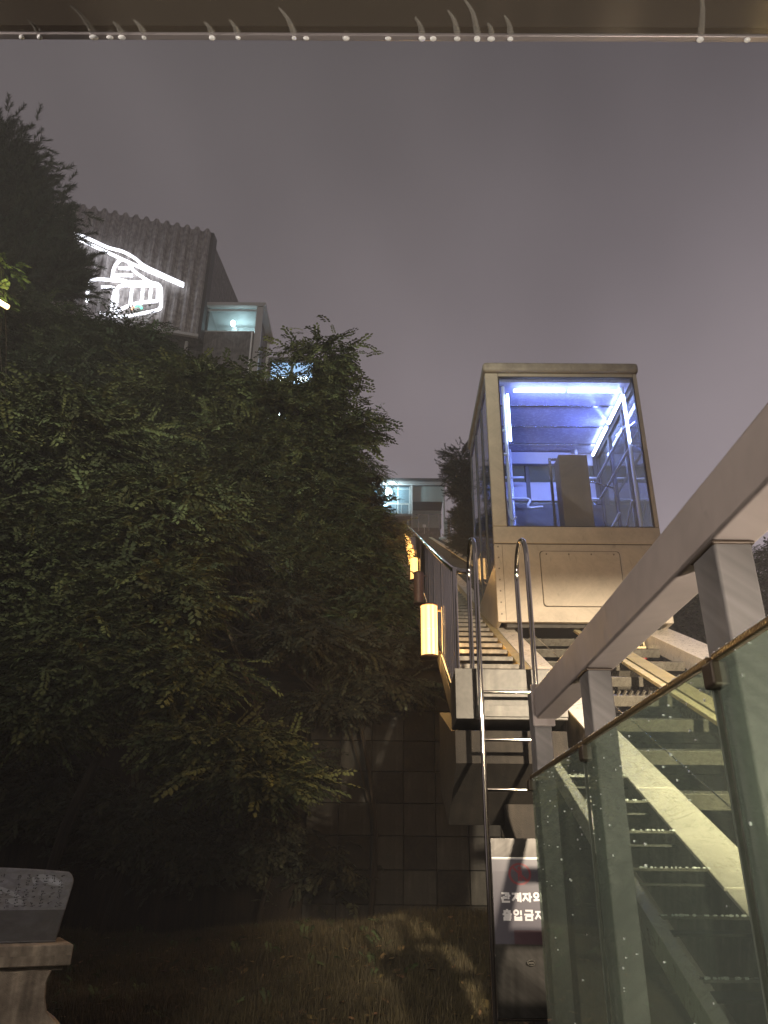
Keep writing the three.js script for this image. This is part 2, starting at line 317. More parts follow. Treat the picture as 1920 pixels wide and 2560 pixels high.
/* ------------------------------------------------------------------ maintenance stair beside the track */
const stair = thing('maintenance_stair', 'narrow metal stair with open treads left of the track', 'stair', TF(0.9, -1.5, 6));
{
  part(stair, 'stringer', boxTrack(1.205, 1.3, -1.62, -1.49, 6.25, 67.5, 0.006), std(0.5, 0.4, 0.2, 0.5, 0.1, { map: wear }));
  part(stair, 'stringer', boxTrack(0.43, 0.5, -1.72, -1.52, 6.25, 67.5, 0.006), M.landing);
  const tr = box(0.69, 0.05, 0.26, 0.006);
  for (let k = 0; k < 150; k++) { const q = 6.75 + k * 0.45; if (q > 67) break; piece(stair, 'tread', tr, M.tread, TF(0.853, -1.55, q)); }
  // landing
  const y1 = 2.97, y0 = 2.6;
  part(stair, 'landing', boxAt(0.5, 1.3, y0, y1, -6.15, -5.68, 0.008), M.landing);
  part(stair, 'landing_plate', boxAt(0.495, 0.635, y0 + 0.004, y1 - 0.004, -5.677, -5.664, 0.002), M.landing);
  part(stair, 'landing_edge', boxAt(0.638, 1.3, y0 + 0.02, y0 + 0.1, -5.677, -5.666, 0.002), M.landing);
  // soffit and tapered pier below
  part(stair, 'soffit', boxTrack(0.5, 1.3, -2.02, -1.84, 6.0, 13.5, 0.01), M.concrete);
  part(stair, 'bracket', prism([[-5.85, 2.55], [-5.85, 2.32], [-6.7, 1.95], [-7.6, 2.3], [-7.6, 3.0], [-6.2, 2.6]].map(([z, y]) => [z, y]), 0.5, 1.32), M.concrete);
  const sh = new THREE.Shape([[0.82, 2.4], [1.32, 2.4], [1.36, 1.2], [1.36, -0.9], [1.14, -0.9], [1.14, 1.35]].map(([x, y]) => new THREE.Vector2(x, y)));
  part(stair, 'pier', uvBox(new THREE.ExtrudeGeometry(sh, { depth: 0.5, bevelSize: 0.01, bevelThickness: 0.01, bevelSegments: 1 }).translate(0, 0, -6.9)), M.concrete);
}

/* stair railing */
{
  const X = 0.459, t = thing('stair_railing', 'stainless railing with many upright bars along the stair', 'railing', TF(X, -1.5, 6.6));
  part(t, 'handrail', tube([TF(X, -0.44, 67.5), TF(X, -0.44, 30), TF(X, -0.44, 6.9), TF(X + 0.02, -0.448, 6.74), TF(X + 0.06, -0.455, 6.7), TF(X + 0.14, -0.46, 6.7)], 0.026, 200, 12), M.steel);
  part(t, 'bottom_rail', rod(TF(X - 0.02, -1.46, 6.5), TF(X - 0.02, -1.46, 67.5), 0.022, 0.022, 10), M.steel);
  const H = 1.14, bal = new THREE.CylinderGeometry(0.0085, 0.0085, H, 8), post = new THREE.CylinderGeometry(0.021, 0.021, H + 0.06, 12);
  const far = [];
  for (let k = 0; k < 300; k++) {
    const s = 6.8 + k * 0.27; if (s > 67) break;
    const p = TF(X, -0.45, s); p.y -= H / 2; const isPost = k % 8 === 0;
    if (s < 34) piece(t, isPost ? 'post' : 'baluster', isPost ? post : bal, M.steel, p); else far.push(bal.clone().translate(p.x, p.y, p.z));
  }
  const f = part(t, 'far_balusters', merge(far), M.steel); f.userData.kind = 'stuff';
}

/* lanterns hanging outside the railing */
{
  const sPos = [8.65, 14.05, 19.5, 24.9, 30.3, 35.7, 41.1, 46.5, 51.9, 57.3];
  const nth = ['large amber lantern nearest the ladder on the stair railing', 'unlit brown lantern on the railing between the two largest glowing lanterns', 'second glowing amber lantern up from the ladder, above the unlit one', 'third glowing amber lantern up the stair railing', 'fourth glowing amber lantern up the stair railing', 'fifth glowing amber lantern up the stair railing', 'sixth glowing amber lantern up the stair railing', 'seventh glowing amber lantern up the stair railing', 'eighth glowing lantern, second from the upper station', 'ninth glowing amber lantern, nearest the upper station'];
  function lantern(lit) {
    const t = thing('lantern', '', 'lantern', [0, 0, 0], 'lanterns along the stair railing');
    for (const y of [-0.14, 0.14]) { part(t, 'lamp_shade', new THREE.CylinderGeometry(0.092, 0.092, 0.279, 28).translate(0, y, 0), lit ? M.amber : M.lampOff); if (lit) { const l = new THREE.PointLight(C(1, 0.55, 0.17), 4.5, 0, 2); l.position.y = y; l.castShadow = true; l.shadow.radius = 3.5; t.add(l); } }
    part(t, 'cap', new THREE.LatheGeometry([[0, 0.31], [0.08, 0.306], [0.097, 0.295], [0.097, 0.28], [0, 0.28]].map(([x, y]) => new THREE.Vector2(x, y)), 28), M.lampCap);
    part(t, 'base', new THREE.LatheGeometry([[0, -0.28], [0.097, -0.28], [0.097, -0.295], [0.08, -0.308], [0, -0.31]].map(([x, y]) => new THREE.Vector2(x, y)), 28), M.lampCap);
    part(t, 'bracket', merge([box(0.08, 0.02, 0.03, 0.003).translate(0.115, 0.24, 0), box(0.08, 0.02, 0.03, 0.003).translate(0.115, -0.24, 0), box(0.012, 0.6, 0.04, 0.003).translate(0.15, 0, 0)]), M.lampCap);
    return t;
  }
  let proto = null;
  sPos.forEach((s, i) => {
    let t; if (i === 1) t = lantern(false); else if (!proto) t = proto = lantern(true); else { t = proto.clone(); t.name = numbered('lantern'); scene.add(t); }
    t.position.copy(TF(0.303, -1.235, s)); t.userData = { label: nth[i], category: 'lantern', group: 'lanterns along the stair railing' };
  });
}

/* ------------------------------------------------------------------ ladder with its locked plate */
{
  const zf = -5.55, zb = -6.05, r = 0.019;
  const t = thing('ladder', 'stainless ladder with hooped tops rising to the stair landing', 'ladder', [0.86, 0, zf]);
  for (const x of [0.665, 1.06]) part(t, 'rail', new THREE.TubeGeometry((() => { const c = new THREE.CurvePath(); const top = 3.78, R = 0.25; c.add(new THREE.LineCurve3(V(x, -0.2, zf), V(x, top, zf))); c.add(new THREE.CatmullRomCurve3(Array.from({ length: 13 }, (_, i) => { const a = i / 12 * PI; return V(x, top + sin(a) * 0.25, (zf + zb) / 2 + cos(a) * R); }))); c.add(new THREE.LineCurve3(V(x, top, zb), V(x, 2.97, zb))); return c; })(), 200, r, 14), M.steel);
  for (let k = 0; k < 9; k++) part(t, 'rung', rod(V(0.675, 2.77 - k * 0.328, zf), V(1.05, 2.77 - k * 0.328, zf), 0.0125, 0.0125, 12), M.steel);
  for (const y of [2.62, 1.95]) part(t, 'stand_off', rod(V(0.665, y, zf), V(0.665, y, zf - 0.12), 0.012), M.steel);
}
function cv(w, h, f) { const c = document.createElement('canvas'); c.width = w; c.height = h; const g = c.getContext('2d'); f(g, w, h); const t = new THREE.CanvasTexture(c); t.colorSpace = THREE.SRGBColorSpace; t.magFilter = THREE.LinearFilter; return t; }
// Korean syllables drawn as strokes in a unit square
const HAN = {
  gwan: [[[.08, .1], [.55, .1], [.55, .16], [.5, .42]], [[.3, .38], [.3, .58]], [[.03, .6], [.62, .56]], [[.76, .02], [.76, .7]], [[.76, .34], [.96, .34]], [[.18, .68], [.18, .95], [.9, .95]]],
  gye: [[[.04, .14], [.42, .14], [.4, .4], [.06, .84]], [[.44, .34], [.62, .34]], [[.42, .58], [.62, .58]], [[.65, .06], [.65, .92]], [[.88, .02], [.88, .98]]],
  ja: [[[.04, .16], [.6, .16]], [[.33, .16], [.3, .45], [.03, .86]], [[.33, .48], [.62, .84]], [[.74, .02], [.74, .98]], [[.74, .46], [.97, .46]]],
  oe: [['o', .33, .28, .22], [[.33, .52], [.33, .76]], [[.03, .78], [.66, .74]], [[.82, .02], [.82, .98]]],
  chul: [[[.4, .0], [.6, .0]], [[.14, .11], [.86, .11]], [[.5, .11], [.16, .34]], [[.5, .16], [.84, .34]], [[.04, .43], [.96, .43]], [[.5, .43], [.5, .58]], [[.2, .6], [.8, .6], [.8, .77], [.2, .77], [.2, .96], [.84, .96]]],
  ip: [['o', .32, .24, .21], [[.8, .02], [.8, .5]], [[.2, .58], [.2, .96], [.8, .96], [.8, .58]], [[.2, .76], [.8, .76]]],
  geum: [[[.16, .05], [.82, .05], [.8, .32]], [[.03, .44], [.97, .44]], [[.2, .6], [.8, .6], [.8, .96], [.2, .96], [.2, .6]]],
  ji: [[[.06, .16], [.64, .16]], [[.35, .16], [.32, .45], [.05, .88]], [[.35, .48], [.66, .86]], [[.84, .02], [.84, .98]]],
};
function hangul(g, k, x, y, s, lw) {
  g.lineWidth = lw; g.lineCap = 'butt'; g.lineJoin = 'miter';
  for (const st of HAN[k]) { g.beginPath(); if (st[0] === 'o') g.ellipse(x + st[1] * s, y + st[2] * s, st[3] * s, st[3] * s, 0, 0, 7); else st.forEach(([a, b], i) => (i ? g.lineTo(x + a * s, y + b * s) : g.moveTo(x + a * s, y + b * s))); g.stroke(); }
}
{
  const x0 = 0.682, x1 = 1.09, zf = -5.523, W = x1 - x0;
  const t = thing('warning_sign', 'stainless plate on the ladder with grey Korean no-entry notice', 'sign', [(x0 + x1) / 2, 0.81, zf]);
  const g = boxAt(x0, x1, 0.81, 1.81, zf - 0.012, zf, 0.003); part(t, 'steel_plate', g, std(0.1, 0.099, 0.103, 0.3, 0.8, { map: streak }));
  const face = new THREE.PlaneGeometry(W - 0.006, 0.49), tex = cv(740, 1010, (c, w, h) => {
    c.fillStyle = '#4c4954'; c.fillRect(0, 0, w, h); c.fillStyle = '#423f4b'; c.fillRect(0, 160, w, 850); c.fillStyle = '#a5a3aa'; c.fillRect(0, 0, w, 14);
    c.fillStyle = '#3c2832'; c.fillRect(w * 0.3, 850, w * 0.7, 160);
    c.strokeStyle = '#6c2a34'; c.lineWidth = 26; c.beginPath(); c.arc(w * 0.44, 190, 122, 0, 7); c.stroke(); c.beginPath(); c.moveTo(w * 0.44 - 90, 100); c.lineTo(w * 0.44 + 90, 280); c.stroke();
    c.fillStyle = '#6c2a34'; c.beginPath(); c.arc(w * 0.44, 120, 22, 0, 7); c.fill(); c.fillRect(w * 0.44 - 24, 146, 48, 74); c.fillRect(w * 0.44 - 22, 216, 16, 60); c.fillRect(w * 0.44 + 6, 216, 16, 60);
    c.strokeStyle = '#bcbac1'; ['gwan', 'gye', 'ja', 'oe'].forEach((k, i) => hangul(c, k, 88 + i * 126, 410, 117, 24)); ['chul', 'ip', 'geum', 'ji'].forEach((k, i) => hangul(c, k, 94 + i * 126, 618, 117, 22));
  });
  const f = part(t, 'sign_face', face.translate((x0 + x1) / 2, 1.445, zf + 0.0025), std(1, 1, 1, 0.35, 0, { map: tex }));
  part(t, 'sign_edge', boxAt(x0 + 0.003, x1 - 0.003, 1.69, 1.696, zf + 0.001, zf + 0.006, 0.001), M.white);
  part(t, 'latch', merge([new THREE.TorusGeometry(0.02, 0.006, 8, 20).scale(1.2, 0.7, 1).translate(0.9, 1.1, zf + 0.008), box(0.05, 0.012, 0.01, 0.002).translate(0.9, 1.1, zf + 0.006)]), M.darkSteel);
}

/* ------------------------------------------------------------------ glass fence beside the viewer */
{
  const X = 0.55, hT = 2.23, hB = 2.12, xr = 0.635, gT = 1.915;
  const t = thing('glass_fence', 'grey steel fence with square handrail and tall greenish glass panes', 'fence', [X, 0, -2]);
  part(t, 'handrail', boxAt(X, xr, hB, hT, -2.93, 1.6, 0.008), M.fence);
  const pz = [-3.02, -2.17, -1.26, -0.3, 0.66];
  pz.forEach((z, i) => {
    const top = i ? hB - 0.001 : hT + 0.01;
    const p = part(t, 'post', boxAt(X + 0.002, X + 0.068, -0.5, top, z - 0.06, z + 0.04, 0.006), M.post);
    if (i) part(t, 'weld_collar', boxAt(X - 0.001, X + 0.072, hB - 0.009, hB - 0.002, z - 0.064, z + 0.044, 0.003), M.clip);
    if (i === 0) part(t, 'end_plate', boxAt(X - 0.004, X + 0.08, hB - 0.02, hT + 0.028, z + 0.042, z + 0.056, 0.012), M.fence);
    for (const y of [gT - 0.02, 0.9]) part(t, 'glass_clip', boxAt(X - 0.03, X + 0.001, y - 0.02, y + 0.022, z - 0.022, z + 0.022, 0.006), M.clip);
  });
  const gl = [[-3.01, -2.18], [-2.16, -1.27], [-1.25, -0.31], [-0.29, 0.65]];
  for (const [a, b] of gl) {
    part(t, 'glass_pane', boxAt(X - 0.0165, X - 0.0155, 0.05, gT, a, b, 0), M.pane);
    part(t, 'edge_trim', boxAt(X - 0.023, X - 0.009, gT + 0.001, gT + 0.014, a, b, 0.003), M.trim);
    part(t, 'pane_edge', boxAt(X - 0.02, X - 0.012, 0.05, gT - 0.003, b - 0.006, b + 0.001, 0.001), std(0.22, 0.25, 0.2, 0.3));
    const bead = new THREE.SphereGeometry(0.0022, 5, 4), ds = [];
    for (let i = 0; i < 60; i++) ds.push(bead.clone().scale(rr(0.4, 1.3), rr(0.5, 1.5), rr(0.4, 1.3)).translate(X - 0.0175, gT - rr(0.01, 1) ** 2.2 * 0.9, rr(a, b)));
    for (let i = 0; i < 40; i++) ds.push(bead.clone().scale(1.2, 1, rr(1, 2.4)).translate(X - 0.016, gT + 0.016, rr(a, b)));
    const m = part(t, 'rain_drops', merge(ds), M.water); m.userData.kind = 'stuff';
  }
}

/* ------------------------------------------------------------------ funicular car */
{
  const x0 = 1.36, x1 = 3.53, zf = -9.26, zb = -11.5, y0 = 4.36, H = 3.91, y1 = y0 + H, sill = y0 + 1.35, wT = y0 + 3.7, zi = zf - 0.07;
  const t = thing('funicular_car', 'beige funicular car with large window and blue-white tube lights', 'funicular car', [(x0 + x1) / 2, y0, (zf + zb) / 2]);
  // front face
  part(t, 'front_panel', boxAt(x0, x1, y0 + 0.06, y0 + 1.1, zi, zf, 0.012), M.car);
  part(t, 'sill_panel', boxAt(x0, x1, y0 + 1.112, sill, zi, zf, 0.012), M.car);
  part(t, 'front_seam', boxAt(x0 + 0.01, x1 - 0.01, y0 + 1.095, y0 + 1.118, zi + 0.002, zf - 0.012, 0), M.seam);
  part(t, 'corner_pillar', boxAt(x0, x0 + 0.185, sill + 0.002, y1 - 0.16, zi, zf, 0.012), M.car);
  part(t, 'corner_pillar', boxAt(x1 - 0.055, x1, sill + 0.002, y1 - 0.16, zi, zf, 0.01), M.car);
  part(t, 'header', boxAt(x0 + 0.187, x1 - 0.057, wT, y1 - 0.16, zi, zf - 0.004, 0.008), M.car);
  part(t, 'corner_strip', boxAt(x0 + 0.1, x0 + 0.106, y0 + 0.08, y0 + 1.09, zf - 0.002, zf + 0.003, 0), M.girderSide);
  const hatch = new THREE.Shape(); { const a = 1.95, b = 2.95, c = y0 + 0.27, d = y0 + 0.99, r = 0.05; hatch.moveTo(a + r, c); hatch.lineTo(b - r, c); hatch.quadraticCurveTo(b, c, b, c + r); hatch.lineTo(b, d - r); hatch.quadraticCurveTo(b, d, b - r, d); hatch.lineTo(a + r, d); hatch.quadraticCurveTo(a, d, a, d - r); hatch.lineTo(a, c + r); hatch.quadraticCurveTo(a, c, a + r, c); }
  part(t, 'access_hatch', uvBox(new THREE.ExtrudeGeometry(hatch, { depth: 0.008, bevelSize: 0.006, bevelThickness: 0.006, bevelSegments: 2 }).translate(0, 0, zf + 0.004)), M.car);
  { const g = new THREE.ExtrudeGeometry(hatch, { depth: 0.002, bevelEnabled: false }); g.translate(-2.45, -(y0 + 0.63), 0).scale(1.03, 1.042, 1).translate(2.45, y0 + 0.63, zf + 0.0005); part(t, 'hatch_seal', g, M.seam); }
  part(t, 'number_plate', boxAt(3.2, 3.42, y0 + 0.12, y0 + 0.34, zf + 0.001, zf + 0.01, 0.003), std(0.6, 0.42, 0.3, 0.35, 0.2, { map: wear }));
  // roof
  part(t, 'roof', boxAt(x0 - 0.03, x1 + 0.03, y1 - 0.158, y1, zb - 0.05, zf + 0.06, 0.05), std(0.42, 0.38, 0.34, 0.5, 0.1, { map: wear }));
  part(t, 'ceiling', boxAt(x0 + 0.08, x1 - 0.08, y1 - 0.26, y1 - 0.16, zb + 0.08, zi - 0.01, 0), M.carCeil);
  for (const z of [-9.95, -10.55, -11.1]) part(t, 'ceiling_strip', boxAt(x0 + 0.12, x1 - 0.12, y1 - 0.275, y1 - 0.262, z - 0.02, z + 0.02, 0.003), M.satin);
  part(t, 'ceiling_rear_panel', boxAt(x0 + 0.1, x1 - 0.5, y1 - 0.5, y1 - 0.28, -11.38, -11.34, 0.004), M.carIn);
  part(t, 'floor', boxAt(x0 + 0.06, x1 - 0.06, y0 + 0.95, y0 + 1.02, zb, zi - 0.01, 0), M.carDark);
  part(t, 'underframe', boxAt(x0 + 0.12, x1 - 0.12, y0 + 0.02, y0 + 0.5, zb + 0.1, zi - 0.05, 0.01), M.darkSteel);
  // sides
  for (const [x, s] of [[x0, 1], [x1, -1]]) {
    part(t, 'side_panel', boxAt(x, x + s * 0.05, y0 + 0.06, sill - 0.5, zb, zi - 0.002, 0.008), M.car);
    for (const z of [zb, (zb + zf) / 2 - 0.4, (zb + zf) / 2 + 0.35]) part(t, 'side_pillar', boxAt(x + s * 0.004, x + s * 0.05, sill - 0.498, y1 - 0.16, z, z + 0.07, 0.006), M.carDark);
    part(t, 'side_header', boxAt(x + s * 0.002, x + s * 0.052, y1 - 0.34, y1 - 0.161, zb + 0.072, zi - 0.002, 0.006), s > 0 ? M.sheet : M.carDark);
    part(t, 'side_glass', boxAt(x + s * 0.02, x + s * 0.021, sill - 0.49, y1 - 0.345, zb + 0.03, zi - 0.004, 0), M.sideGlass);
  }
  part(t, 'front_glass', boxAt(x0 + 0.185, x1 - 0.055, sill, wT, zf - 0.03, zf - 0.029, 0), M.carGlass);
  part(t, 'window_seal', merge([boxAt(x0 + 0.186, x0 + 0.2, sill + 0.012, wT - 0.012, zf - 0.05, zf - 0.008, 0), boxAt(x1 - 0.07, x1 - 0.056, sill + 0.012, wT - 0.012, zf - 0.05, zf - 0.008, 0), boxAt(x0 + 0.186, x1 - 0.056, sill + 0.001, sill + 0.011, zf - 0.05, zf - 0.008, 0), boxAt(x0 + 0.186, x1 - 0.056, wT - 0.011, wT - 0.001, zf - 0.05, zf - 0.008, 0)]), M.seam);
  { const b = new THREE.CylinderGeometry(0.011, 0.011, 0.008, 8).rotateX(PI / 2); for (const x of [x0 + 0.05, x1 - 0.03]) for (let k = 0; k < 7; k++) piece(t, 'bolt', b, M.girderSide, V(x, y0 + 0.16 + k * 0.15, zf + 0.002)); for (let k = 0; k < 4; k++) piece(t, 'bolt', b, M.girderSide, V(2.02 + k * 0.287, y0 + 0.955, zf + 0.02)); }
  // rear wall
  part(t, 'rear_panel', boxAt(x0 + 0.05, x1 - 0.05, y0 + 0.06, y0 + 2.72, zb, zb + 0.05, 0.006), M.carDark);
  for (const [a, b] of [[x0 + 0.12, 2.0], [2.04, 2.9], [2.94, x1 - 0.1]]) part(t, 'rear_board', boxAt(a, b, y0 + 2.78, y0 + 3.12, zb + 0.03, zb + 0.055, 0.006), M.carIn);
  part(t, 'rear_glass', boxAt(x0 + 0.05, x1 - 0.05, y0 + 2.73, y1 - 0.3, zb + 0.02, zb + 0.021, 0), M.sideGlass);
  for (const x of [x0 + 0.09, 2.3, x1 - 0.09]) part(t, 'rear_pillar', boxAt(x - 0.035, x + 0.035, y0 + 2.721, y1 - 0.27, zb, zb + 0.06, 0.006), M.carDark);
  part(t, 'rear_header', boxAt(x0 + 0.13, x1 - 0.13, y0 + 3.42, y0 + 3.64, zb + 0.061, zb + 0.09, 0.006), M.carIn);
  // control cabinet by the front window
  part(t, 'control_cabinet', boxAt(2.33, 2.73, y0 + 1.02, y0 + 2.5, zf - 0.42, zf - 0.13, 0.012), M.cabinet);
  part(t, 'cabinet_frame', merge([boxAt(2.255, 2.29, y0 + 1.02, y0 + 2.56, zf - 0.44, zf - 0.4, 0.004), boxAt(2.77, 2.8, y0 + 1.02, y0 + 2.56, zf - 0.44, zf - 0.4, 0.004), boxAt(2.255, 2.8, y0 + 2.562, y0 + 2.59, zf - 0.44, zf - 0.4, 0.004)]), M.satin);
  // inside rails
  const pale = std(0.78, 0.78, 0.8, 0.2, 0.15), ra = (pts, r = 0.02) => part(t, 'grab_rail', tube(pts, r, 40, 10), pale);
  for (const y of [y0 + 3.1, y0 + 2.72]) { for (const [a, b] of [[V(1.62, y, -11.25), V(2.2, y, -11.25)], [V(2.86, y, -11.25), V(3.38, y, -11.25)], [V(3.4, y, -11.2), V(3.4, y, -9.5)], [V(1.46, y, -11.2), V(1.46, y, -9.5)], [V(1.44, y - 0.25, -9.36), V(1.62, y - 0.25, -9.36)]]) part(t, 'grab_rail', rod(a, b, 0.02), pale); }
  ra([V(2.2, y0 + 2.72, -11.25), V(2.25, y0 + 2.71, -11.25), V(2.26, y0 + 2.66, -11.22), V(2.22, y0 + 2.58, -11.2), V(2.24, y0 + 2.53, -11.18), V(2.45, y0 + 2.53, -11.15)]);
  for (const [x, z] of [[1.64, -9.45], [3.36, -9.45], [3.1, -11.28], [2.0, -11.28], [1.5, -9.4]]) part(t, 'upright', rod(V(x, y0 + 1.0, z), V(x, y1 - 0.27, z), 0.026), pale);
  for (const [a, b] of [[[1.55, -9.42], [1.62, -9.42]]]) ra([V(1.57, y0 + 2.0, -9.44), V(1.6, y0 + 1.65, -9.42), V(1.64, y0 + 1.5, -9.4), V(1.7, y0 + 1.55, -9.4)], 0.012);
  for (const [a, b] of [[V(2.85, y0 + 1.05, -11.2), V(3.38, y0 + 2.05, -10.3)], [V(3.05, y0 + 1.05, -11.0), V(3.4, y0 + 1.75, -10.2)], [V(3.41, y0 + 1.1, -11.2), V(3.41, y0 + 2.0, -9.8)]]) part(t, 'brace', barBetween(a, b, 0.03, 0.03), pale);
  part(t, 'control_bracket', merge([rod(V(2.82, y0 + 2.3, -9.8), V(3.2, y0 + 2.24, -9.9), 0.012), rod(V(3.22, y0 + 2.28, -9.9), V(3.22, y0 + 2.02, -9.9), 0.01)]), M.steel);
  // tube lights
  const led = (a, b, r = 0.019) => part(t, 'light_tube', merge([rod(a, b, r, r, 10)]), M.led);
  const yl = y1 - 0.35;
  led(V(1.79, yl, -9.42), V(2.52, yl, -9.42), 0.024); led(V(2.57, yl, -9.42), V(3.3, yl, -9.42), 0.024);
  led(V(3.38, yl, -9.5), V(3.38, yl, -10.3), 0.024); led(V(3.38, yl, -10.42), V(3.38, yl, -11.3), 0.024);
  led(V(1.69, yl - 0.08, -9.4), V(1.69, yl - 0.46, -9.4)); led(V(1.69, yl - 0.49, -9.4), V(1.69, yl - 0.85, -9.4));
  led(V(3.35, yl - 0.08, -9.4), V(3.35, yl - 0.46, -9.4)); led(V(3.35, yl - 0.49, -9.4), V(3.35, yl - 0.85, -9.4));
  const area = (w, h, k, pos, look) => { const l = new THREE.RectAreaLight(C(0.2, 0.28, 1), k * 6.5, w, h); l.position.set(...pos).sub(t.position); t.add(l); l.updateMatrixWorld(); l.lookAt(...look); };
  area(1.5, 0.05, 24, [2.54, yl - 0.03, -9.45], [2.54, yl - 1, -10.2]); area(1.5, 0.05, 13, [2.54, yl - 0.02, -9.46], [2.54, yl + 0.6, -10.6]);
  area(0.05, 1.8, 24, [3.34, yl - 0.02, -10.4], [2.6, yl - 1, -10.4]); area(0.05, 1.8, 11, [3.34, yl, -10.4], [2.2, yl + 0.5, -10.4]);
  // wheels and the bracket with a red reflector below
  for (const x of [1.45, 3.35]) for (const z of [-9.75, -11.0]) { const p = V(x, y0 - 0.5, z); part(t, 'wheel', new THREE.CylinderGeometry(0.14, 0.14, 0.08, 24).rotateZ(PI / 2).translate(x, min(y0 + 0.12, p.y + 0.6), z), M.darkSteel); }
  part(t, 'buffer_bracket', merge([boxAt(3.0, 3.02, y0 - 0.24, y0 + 0.05, zf - 0.05, zf + 0.03, 0.003), boxAt(3.1, 3.12, y0 - 0.24, y0 + 0.05, zf - 0.05, zf + 0.03, 0.003), boxAt(2.985, 3.135, y0 - 0.27, y0 - 0.242, zf - 0.06, zf + 0.03, 0.003), boxAt(2.985, 3.135, y0 + 0.052, y0 + 0.07, zf - 0.06, zf + 0.03, 0.003)]), M.rib);
  part(t, 'red_reflector', new THREE.CapsuleGeometry(0.03, 0.12, 4, 10).rotateZ(0.45).translate(3.12, y0 - 0.38, zf - 0.05), M.red);
  part(t, 'chassis_arm', prism([[-9.3, y0 - 0.2], [-9.3, y0 - 0.5], [-9.5, y0 - 0.75], [-10.4, y0 - 0.1]], 2.8, 3.05), M.tie);
  t.position.set(2.66, 4.6, -11.29); t.scale.setScalar(1.088); // its true size on the beams
}

/* ------------------------------------------------------------------ upper station at the top of the track */
{
  const z = -46, yT = 25.0, t = thing('upper_station', 'small flat-roofed station with lit glass room at the track top', 'station', [1.4, 21, z]);
  part(t, 'roof', boxAt(-1.9, 3.75, yT, yT + 0.22, z - 5, z + 0.5, 0.03), M.roofDark);
  part(t, 'fascia', boxAt(-1.8, 3.7, yT - 0.22, yT - 0.002, z + 0.3, z + 0.42, 0.01), M.frameGrey);
  part(t, 'rear_wall', boxAt(-1.8, 3.7, 20.5, yT - 0.01, z - 4.9, z - 4.7, 0), M.wallGrey);
  part(t, 'bay_upper_wall', boxAt(1.52, 3.55, yT - 1.35, yT - 0.23, z + 0.1, z + 0.18, 0.006), std(0.3, 0.32, 0.3, 0.6, 0.1));
  part(t, 'bay_lower_wall', boxAt(1.6, 3.5, yT - 2.7, yT - 1.4, z - 1.2, z - 1.1, 0.006), std(0.3, 0.32, 0.3, 0.6, 0.1));
  part(t, 'bay_door', boxAt(1.6, 3.4, 20.6, yT - 2.72, z - 1.0, z - 0.95, 0.006), M.wallGrey);
  for (const x of [1.5, 3.6]) part(t, 'column', boxAt(x - 0.06, x + 0.06, 20.6, yT - 0.23, z + 0.2, z + 0.34, 0.01), M.frameGrey);
  part(t, 'side_wall', boxAt(-1.85, -1.75, 20.5, yT - 0.01, z - 4.7, z + 0.2, 0), M.wallGrey);
  part(t, 'dividing_wall', boxAt(1.4, 1.48, 20.5, yT - 0.24, z - 4.7, z + 0.1, 0), M.wallGrey);
  for (const x of [-1.0, -0.2, 0.6, 1.36]) part(t, 'mullion', boxAt(x - 0.025, x + 0.025, 22.6, yT - 0.23, z + 0.05, z + 0.11, 0.004), M.frameGrey);
  for (const y of [23.55, 24.6]) part(t, 'transom', boxAt(-1.8, 1.4, y - 0.02, y + 0.02, z + 0.05, z + 0.1, 0.004), M.frameGrey);
  part(t, 'glass_wall', boxAt(-1.8, 1.4, 22.6, yT - 0.23, z + 0.07, z + 0.071, 0), phys(0.7, 0.85, 0.92, 0.05, 0, { transmission: 0.9, thickness: 0 }));
  part(t, 'room_floor', boxAt(-1.8, 1.45, 22.4, 22.58, z - 4.7, z + 0.6, 0.01), M.wallGrey);
  part(t, 'room_base', boxAt(-1.0, 1.3, 20.2, 22.39, z - 3, z + 0.2, 0.01), M.concrete);
  part(t, 'balcony_rail', merge([boxAt(-0.4, 1.3, 23.25, 23.29, z + 0.5, z + 0.54, 0), ...[-0.4, 0, 0.4, 0.8, 1.28].map((x) => boxAt(x, x + 0.025, 22.58, 23.25, z + 0.5, z + 0.54, 0))]), M.white);
  part(t, 'fluorescent_lamp', new THREE.SphereGeometry(0.24, 16, 12).translate(-0.02, 24.25, z + 0.35), glow(0.62, 0.95, 1, 12));
  const l = new THREE.PointLight(C(0.6, 0.9, 1), 70, 0, 2); l.position.set(-0.02 - 1.4, 24.25 - 21, 0.75); l.castShadow = true; l.shadow.radius = 6; t.add(l);
  const l2 = new THREE.PointLight(C(0.6, 0.88, 1), 26, 0, 2); l2.position.set(-0.3 - 1.4, 24.4 - 21, -2.2); l2.castShadow = true; l2.shadow.radius = 6; t.add(l2);
  part(t, 'ceiling_lamp', boxAt(-0.5, -0.1, 24.5, 24.55, z - 2.3, z - 2.1, 0.01), glow(0.6, 0.88, 1, 3));
  part(t, 'bay_gate', merge([boxAt(1.7, 3.4, 22.3, 22.34, z + 1, z + 1.04, 0), ...[1.9, 2.55, 3.2].map((x) => boxAt(x - 0.03, x + 0.03, 21.2, 22.3, z + 1, z + 1.04, 0))]), M.satin);
  part(t, 'marker_plate', boxAt(2.15, 2.36, 21.35, 21.55, z + 1.2, z + 1.22, 0), M.white);
  part(t, 'marker_post', boxAt(2.24, 2.27, 20.9, 21.35, z + 1.2, z + 1.22, 0), M.white);
  part(t, 'wing_wall', prism([[z + 0.4, 20.4], [z + 2.6, 20.2], [z + 2.6, 21.2], [z + 0.4, 22.2]], 3.6, 3.75), M.wallGrey);
  part(t, 'wing_wall', prism([[z + 0.4, 20.4], [z + 2.6, 20.2], [z + 2.6, 21.3], [z + 0.4, 22.1]], 1.2, 1.32), M.wallGrey);
  t.position.set(1.9, 27.98, -62.56); t.scale.setScalar(1.36); // its true size at the top of the track
}

